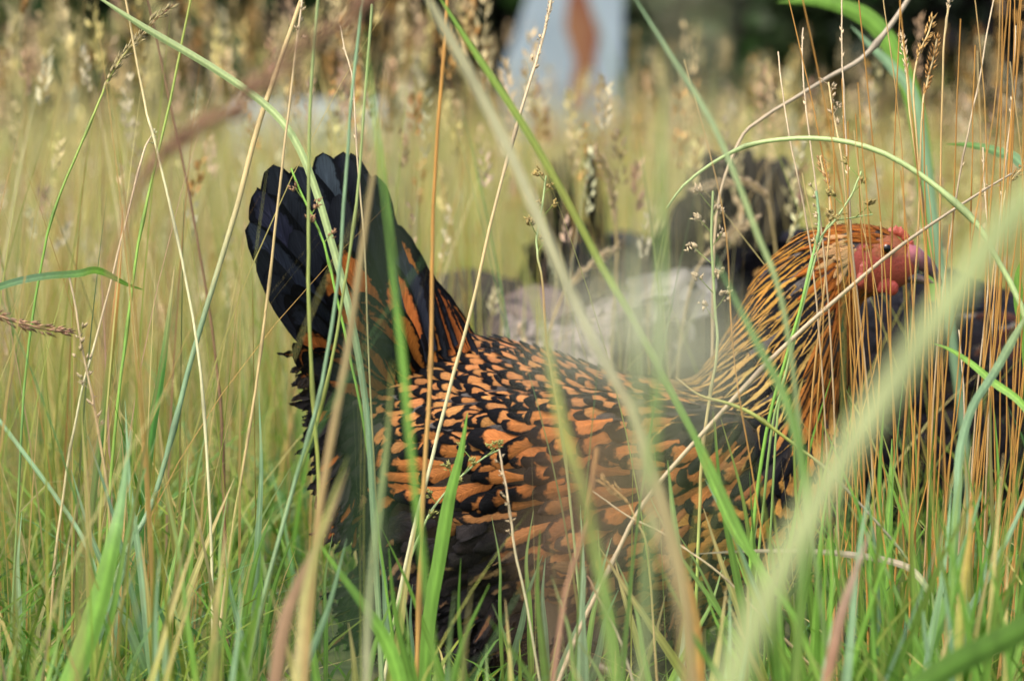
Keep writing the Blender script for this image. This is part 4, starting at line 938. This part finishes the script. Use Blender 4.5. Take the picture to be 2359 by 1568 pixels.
for nm, lab, pts, cc_, sz, f1 in [
    ('a', 'golden brown ear leaning right, upper one of the pair at the top right', [(2150, 40), (2132, 90), (2112, 140), (2104, 220), (2118, 400), (2132, 640), (2120, 900), (2100, 1300)], GOLDH, .0050, .09),
    ('b', 'orange brown dense ear below and right of the golden one at the top right', [(2158, 90), (2146, 150), (2136, 200), (2128, 250), (2124, 420), (2112, 700), (2090, 1000), (2060, 1400)], c3(.46, .25, .07), .0052, .11),
    ('c', 'paler narrow ear left of the golden pair at the top right', [(2076, 76), (2084, 120), (2090, 165), (2098, 260), (2130, 470), (2170, 720), (2180, 1000), (2190, 1400)], HUSK, .0045, .09),
    ('d', 'ear with dark golden husks hanging before the black hen tail', [(1890, 360), (1900, 400), (1910, 430), (1912, 500), (1900, 640), (1870, 900), (1850, 1300)], c3(.44, .27, .10), .0052, .09),
    ('e', 'husky ear at the right edge above the wide pale blade', [(2372, 372), (2345, 400), (2322, 432), (2305, 500), (2290, 620), (2262, 900), (2240, 1300)], GOLDH * .9, .0052, .09),
    ('f', 'short ear with curled husks on an orange stem at the upper right', [(1908, 190), (1914, 240), (1924, 290), (1940, 380), (1960, 600), (1980, 900), (1990, 1300)], HUSK * .9, .0052, .10),
    ('g', 'tan ear cut by the top edge above the golden pair', [(2180, -40), (2188, 0), (2184, 30), (2176, 120), (2168, 400), (2165, 800), (2150, 1300)], HUSK * .9, .0045, .07),
]:
    stem(lab, pts, 6, [STR, STR, ORA * .9, ORA * 1.1], (-.12, -.2), [('spike' if nm not in 'f' else 'panicle', .0, f1, sz, cc_)], 'ripe seed ears at the right')
for lab, pts in [
    ('beaded dead rachis with one white husk on its tip, left of the others', [(1793, 120), (1798, 180), (1806, 240), (1815, 310), (1850, 480), (1880, 700), (1900, 1000), (1920, 1400)]),
    ('beaded dead rachis reaching the top edge beside the orange stem', [(1850, 65), (1846, 110), (1850, 200), (1862, 320), (1885, 500), (1910, 800), (1930, 1300)]),
    ('beaded twisted rachis standing at the top near the left of the ears', [(1938, 0), (1940, 80), (1944, 180), (1950, 300), (1965, 560), (2000, 900), (2020, 1300)]),
    ('beaded double twisted rachis slanting at the right top edge', [(2290, 0), (2275, 80), (2258, 190), (2240, 270), (2200, 480), (2160, 800), (2130, 1300)]),
    ('thin beaded rachis hanging beside the beak', [(2265, 340), (2270, 460), (2280, 560), (2275, 700), (2255, 900), (2230, 1300)]),
    ('short beaded rachis before the black hen, low at the right', [(2210, 760), (2214, 860), (2216, 960), (2210, 1100), (2200, 1400)]),
    ('beaded rachis at the far right edge near the top', [(2340, 60), (2338, 160), (2332, 260), (2315, 420), (2290, 700), (2270, 1200)])]:
    stem(lab, pts, 5, [HUSK * .9, HUSK * .8, ORA], (-.12, -.22), [('bead', .0, .3, .0042, HUSK * 1.05)], 'dead beaded rachises at the right', cat='grass stalk')
stem('thin beaded stalk above the black tail with tiny seeds', [(784, 60), (795, 110), (812, 170), (818, 250), (824, 380), (838, 560), (850, 800)], 5, [HUSK, HUSK * .8, OLV], (-.1, -.2), [('bead', .0, .26, .0042, HUSK)])
# dense stand of orange straws in front of the face (copies of a few straws)
LS = {'face': 'thin orange straw, one of the many alike standing before the face of the laced hen', 'neck': 'thin straw, one of the few alike standing before the hackle of the laced hen', 'black': 'thin orange straw, one of the many alike standing before the black hen'}
srcs = []
for i in range(6):
    sway = rng.normal(0, 13, 5)
    srcs.append(stem(LS['face'], [(2000 + sway[0], 300), (2004 + sway[1], 600), (2006 + sway[2], 900), (2002 + sway[3], 1200), (2000, 1500)], rng.uniform(3.0, 4.8),
                     [[STR, ORA * 1.1, ORA * 1.2, STR * .9, ORA], [ORA, ORA * 1.15, ORA * 1.1, STR], [ORA * .8, ORA, STR * .8]][i % 3], (-.2, -.2), None, 'orange straws', name='straw_stalk', cat='straw'))
for i in range(50):
    s0 = srcs[i % 6]; o = s0 if i < 6 else s0.copy()
    if i >= 6: COL.objects.link(o)
    px = (1800 + 280 * rng.random()) if i % 4 == 0 else rng.uniform(2080, 2380)
    yy = rng.uniform(-.32, -.14)
    b_ = P(px, 1400, yy); o.location = (b_.x, yy, 0)
    o['label'] = LS['neck' if px < 1960 else 'face' if px < 2150 else 'black']; o['group'] = {'neck': 'straws before the hackle', 'face': 'straws before the face', 'black': 'straws before the black hen'}['neck' if px < 1960 else 'face' if px < 2150 else 'black']
    o.rotation_mode = 'ZYX'
    o.rotation_euler = (math.radians(rng.normal(0, 2)), math.radians(rng.normal(4.0 if px > 2120 else -1, 4.5)), 0)
    o.scale = (1, 1, rng.uniform(.7, 1.25) if px < 2100 else rng.uniform(.9, 1.5))
# bundles of green upright blades at the bottom, built one by one
BK = [('plain green', [GRN * 1.1, GRN * 1.3, GRN]), ('blue green', [TEAL * 1.5, TEAL * 1.3, GRN]), ('pale tipped', [LGR * .9, GRN * 1.3, OLV]), ('olive', [OLV, GRN, OLV]), ('straw tipped', [STR, OLV * 1.1, GRN]), ('dark green', [GRN * .8, GRN * .9, GRN * .8])]
BG = []
for i in range(6):
    BG.append(blade('x', [(1180 + rng.normal(0, 14), 1200), (1184, 1330), (1180, 1450), (1180, 1560)], rng.uniform(16, 27), BK[i][1], (-.3, -.3), rng.uniform(.1, .8), 'g', tipf=.6))
for i in range(215):
    s0 = BG[i % 6]; o = s0 if i < 6 else s0.copy()
    if i >= 6: COL.objects.link(o)
    px = rng.uniform(-40, 2400) if i % 3 else rng.uniform(1750, 2400); yy = rng.uniform(-.62, -.12)
    b_ = P(px, 1400, yy); o.location = (b_.x, yy, 0)
    o.rotation_mode = 'ZYX'; o.rotation_euler = (math.radians(rng.normal(0, 10)), math.radians(rng.normal(0, 13)), rng.uniform(-.9, .9) + (math.pi if rng.random() < .5 else 0))
    k = rng.uniform(.7, 1.3) * (1.25 if px > 1750 or px < 640 else .85); o.scale = (1, 1, k)
    zone = 'in the lower left corner' if px < 620 else 'under the hen along the bottom' if px < 1700 else 'in the lower right thicket'
    o['label'] = BK[i % 6][0] + ' upright pointed grass blade, one of those alike ' + zone
    o['group'] = BK[i % 6][0] + ' blades ' + zone

# very near, strongly blurred plants
stem('pale seed plume almost touching the lens, blurred to a soft patch over the middle', [(1330, 800), (1430, 765), (1540, 750), (1610, 800), (1640, 950), (1650, 1300), (1660, 1800)], 16, [PALE, LGR, LGR], (-2.1, -2.1), [('spike', .0, .075, .0075, c3(.66, .68, .50)), ('panicle', .0, .08, .005, c3(.66, .68, .50))])
stem('second pale plume close to the lens, higher and fainter than the other', [(1590, -60), (1600, 300), (1550, 600), (1500, 900), (1480, 1400)], 20, [PALE * .9, PALE, LGR], (-2.05, -2.05), [('panicle', .0, .10, .0045, c3(.66, .66, .50))])
stem('brown dead plume close to the lens blurred over the belly', [(1330, 1060), (1350, 1180), (1340, 1350), (1350, 1600), (1370, 2000)], 26, [c3(.30, .21, .14), c3(.25, .18, .12)], (-2.05, -2.05), [('panicle', .0, .10, .006, c3(.40, .28, .17)), ('spike', .0, .06, .006, c3(.38, .26, .15))])
stem('rust brown blurred plume slanting across the top left', [(900, -60), (800, 40), (690, 120), (560, 235), (450, 300), (330, 420), (250, 700), (200, 1300)], 12, [PNK * .7, PNK * .8, PNK, OLV], (-1.1, -1.1), [('spike', .0, .28, .0075, c3(.30, .17, .10))])
for lab, pts in [('blurred buff seed spike curving over the charcoal hen', [(1600, 440), (1650, 424), (1700, 420), (1740, 432), (1775, 480), (1800, 700), (1810, 1000)]),
                 ('blurred buff seed spike slanting before the charcoal hen flank', [(1745, 505), (1700, 530), (1660, 560), (1600, 640), (1570, 800), (1560, 1100)]),
                 ('blurred tan seed spike slanting right beside the small dark neck', [(1420, 570), (1375, 600), (1330, 640), (1290, 700), (1250, 850), (1220, 1200)]),
                 ('blurred brown ear hanging above the small dark neck', [(1375, 345), (1390, 385), (1408, 430), (1415, 480), (1420, 620), (1400, 900)])]:
    stem(lab, pts, 7, [HUSK, STR, OLV], (.45, .5), [('spike', .0, .22, .0065, HUSK * .95)], 'buff ears behind the laced hen')
blade('bright green broad leaf blurred at the top right', [(1790, 6), (1880, 4), (1960, 22), (2020, 60), (2070, 140), (2120, 300), (2160, 700)], 42, [GRN, GRN * 1.3, GRN * 1.2], (.5, .5), .2, tipf=.3)
blade('grey green leaf slanting behind the ears at the top right', [(1960, 60), (2010, 110), (2060, 160), (2110, 240), (2150, 500)], 26, [TEAL * 1.4, TEAL * 1.6, TEAL], (.4, .4), .2)
blade('blue green leaf near the right edge pointing left', [(2180, 332), (2240, 335), (2300, 350), (2350, 375), (2400, 480), (2420, 900)], 24, [GRN, TEAL * 1.6, GRN], (.1, .1), .2, tipf=.3)
blade('fresh green leaf at the right edge beside the maroon neck', [(2352, 600), (2345, 640), (2350, 700), (2370, 800), (2380, 1100)], 32, [GRN * 1.2, GRN * 1.2, GRN], (-.05, -.05), .2, tipf=.4)

# ---------------------------------------------------------------- beyond the meadow
def leaf_mass(n, cx, cy, cz, rx, ry, rz, size, cols, probs):
    u = rng.normal(size=(n, 3)); u /= np.linalg.norm(u, axis=1)[:, None]; r = rng.random((n, 1)) ** .4
    p = np.array([cx, cy, cz]) + u * r * np.array([rx, ry, rz]); p = p[p[:, 2] > .02]; n = len(p)
    d = rng.normal(size=(n, 3)); d /= np.linalg.norm(d, axis=1)[:, None]; s_ = np.cross(d, rng.normal(size=(n, 3))); s_ /= np.linalg.norm(s_, axis=1)[:, None]
    L_ = size * rng.uniform(.6, 1.3, (n, 1))
    V = np.stack([p, p + d * L_ * .5 + s_ * L_ * .28, p + d * L_, p + d * L_ * .5 - s_ * L_ * .28], 1).reshape(-1, 3)
    return V, np.arange(n * 4).reshape(n, 4), np.repeat(pal(n, cols, probs, .25), 4, 0)
HD = c3(.012, .024, .008); HG = c3(.03, .075, .015); HP = c3(.018, .014, .020)
for i, (cx, cy, rx, dark, lab) in enumerate([(-2.4, 10.6, .95, 1, 'dark purplish green bush at the left end of the hedge row'), (-1.15, 10.2, .8, 0, 'mid green bush left of the pale panel'), (-.15, 10.9, .7, 1, 'near black bush directly behind the pale panel'),
                                            (.75, 10.3, .75, 2, 'grey green open bush right of the pale panel'), (1.75, 10.0, .9, 1, 'near black bush behind the ears at the top right'), (2.9, 10.4, 1.0, 0, 'green bush at the right end of the hedge row')]):
    root = empty('hedge_bush', (cx, cy, 0)); tag(root, lab, 'bush', 'dark bushes beyond the meadow')
    cols = [[HG, HD, c3(.05, .10, .03)], [HD * .7, HP * .8, HD], [c3(.06, .09, .04), HG, c3(.10, .12, .07)]][dark]
    g = Geo(); V, Q, C = leaf_mass(5200, cx, cy, .9, rx, .6, 1.25, .11, cols, [.4, .35, .25]); g.add(V, Q, C); link_mesh('foliage', g.mesh('foliage', False), M_leaf, root)
    g = Geo()
    for k in range(7):
        a0 = rng.uniform(0, 6.28); top = np.array([cx + math.cos(a0) * rx * .6, cy + math.sin(a0) * .4, 1.5])
        V, Q = tube([[cx + math.cos(a0) * .08, cy + math.sin(a0) * .08, -.02], [(cx + top[0]) / 2, (cy + top[1]) / 2, .6], top], [.03, .022, .008], 7); g.add(V, Q, c3(.03, .022, .016))
    link_mesh('branches', g.mesh('branches'), M_stem, root)
# dark wood far behind the bushes, so that no bare horizon shows
g = Geo()
for cx in np.linspace(-7, 7, 15):
    V, Q, C = leaf_mass(2600, cx, 15 + rng.uniform(-.6, .6), 1.6, .9, .7, 2.1, .22, [HD, HD * .6, HG], [.5, .35, .15]); g.add(V, Q, C)
tag(link_mesh('far_wood', g.mesh('far_wood', False), M_leaf), 'dark far wood behind the bushes', 'wood', kind='stuff')

# pale bluish panel with a rusty patch
def bevel_box(bm, c, s_, rot=0.0, bev=.01):
    r = bmesh.ops.create_cube(bm, size=1, matrix=Matrix.Translation(c) @ Matrix.Rotation(rot, 4, 'Y') @ Matrix.Diagonal((*s_, 1)))
    bmesh.ops.bevel(bm, geom=list({e for v in r['verts'] for e in v.link_edges}), offset=bev, segments=2, affect='EDGES')
def paint(name, col, col2, scale=6):
    m, t, b = new_mat(name); ns = t.nodes.new('ShaderNodeTexNoise'); ns.inputs['Scale'].default_value = scale; ns.inputs['Detail'].default_value = 6
    co = t.nodes.new('ShaderNodeTexCoord'); t.links.new(co.outputs['Object'], ns.inputs[0]); mx = t.nodes.new('ShaderNodeMix'); mx.data_type = 'RGBA'
    mr = t.nodes.new('ShaderNodeMapRange'); mr.inputs[1].default_value = .4; mr.inputs[2].default_value = .7; t.links.new(ns.outputs[0], mr.inputs[0])
    t.links.new(mr.outputs[0], mx.inputs[0]); mx.inputs[6].default_value = (*col, 1); mx.inputs[7].default_value = (*col2, 1); t.links.new(mx.outputs[2], b.inputs['Base Color']); b.inputs['Roughness'].default_value = .6
    return m
M_pale = paint('pale_blue_paint', (.27, .34, .39), (.20, .26, .30)); M_rust = paint('rust', (.16, .05, .02), (.25, .13, .05)); M_stone = paint('pale_stone', (.40, .46, .48), (.30, .34, .34))
pl = P(1305, 150, 8.6); pr = empty('pale_panel', (pl.x, 8.6, 0)); tag(pr, 'whitish blue board with sloping left shoulder and rust brown patch before the dark bushes', 'panel')
prof = [(-.155, -.02), (.155, -.02), (.165, .62), (.155, .80), (-.06, .84), (-.11, .62), (-.145, .50), (-.185, .40), (-.19, .24)]
bm = bmesh.new(); fr = [bm.verts.new((pl.x + a_, 8.585, z_)) for a_, z_ in prof]; f = bm.faces.new(fr)
ex_ = bmesh.ops.extrude_face_region(bm, geom=[f]); bmesh.ops.translate(bm, vec=(0, .03, 0), verts=[v for v in ex_['geom'] if isinstance(v, bmesh.types.BMVert)])
bmesh.ops.recalc_face_normals(bm, faces=bm.faces); bmesh.ops.bevel(bm, geom=list(bm.edges), offset=.004, segments=1, affect='EDGES')
me = bpy.data.meshes.new('board'); bm.to_mesh(me); bm.free(); link_mesh('board', me, M_pale, pr)
bm = bmesh.new(); rp = [(-.01, .30), (.035, .29), (.07, .40), (.085, .50), (.045, .62), (.0, .66), (-.015, .52), (.015, .42)]
fr = [bm.verts.new((pl.x + .01 + a_, 8.580, z_)) for a_, z_ in rp]; f = bm.faces.new(fr)
ex_ = bmesh.ops.extrude_face_region(bm, geom=[f]); bmesh.ops.translate(bm, vec=(0, .002, 0), verts=[v for v in ex_['geom'] if isinstance(v, bmesh.types.BMVert)]); bmesh.ops.recalc_face_normals(bm, faces=bm.faces)
me = bpy.data.meshes.new('rust_patch'); bm.to_mesh(me); bm.free(); link_mesh('rust_patch', me, M_rust, pr)
ps = P(715, 250, 8.4); bm = bmesh.new(); bevel_box(bm, (0, 0, .11), (.46, .26, .42), 0, .025)
me = bpy.data.meshes.new('stone_trough'); bm.to_mesh(me); bm.free(); o = link_mesh('stone_trough', me, M_stone); o.location = (ps.x, 8.4, -.01)
tag(o, 'low pale grey block half sunk in the grass at the far edge of the meadow', 'stone block')

for o in S.objects:
    if 'label' in o and not 4 <= len(o['label'].split()) <= 16: print('LABEL', len(o['label'].split()), o['label'])
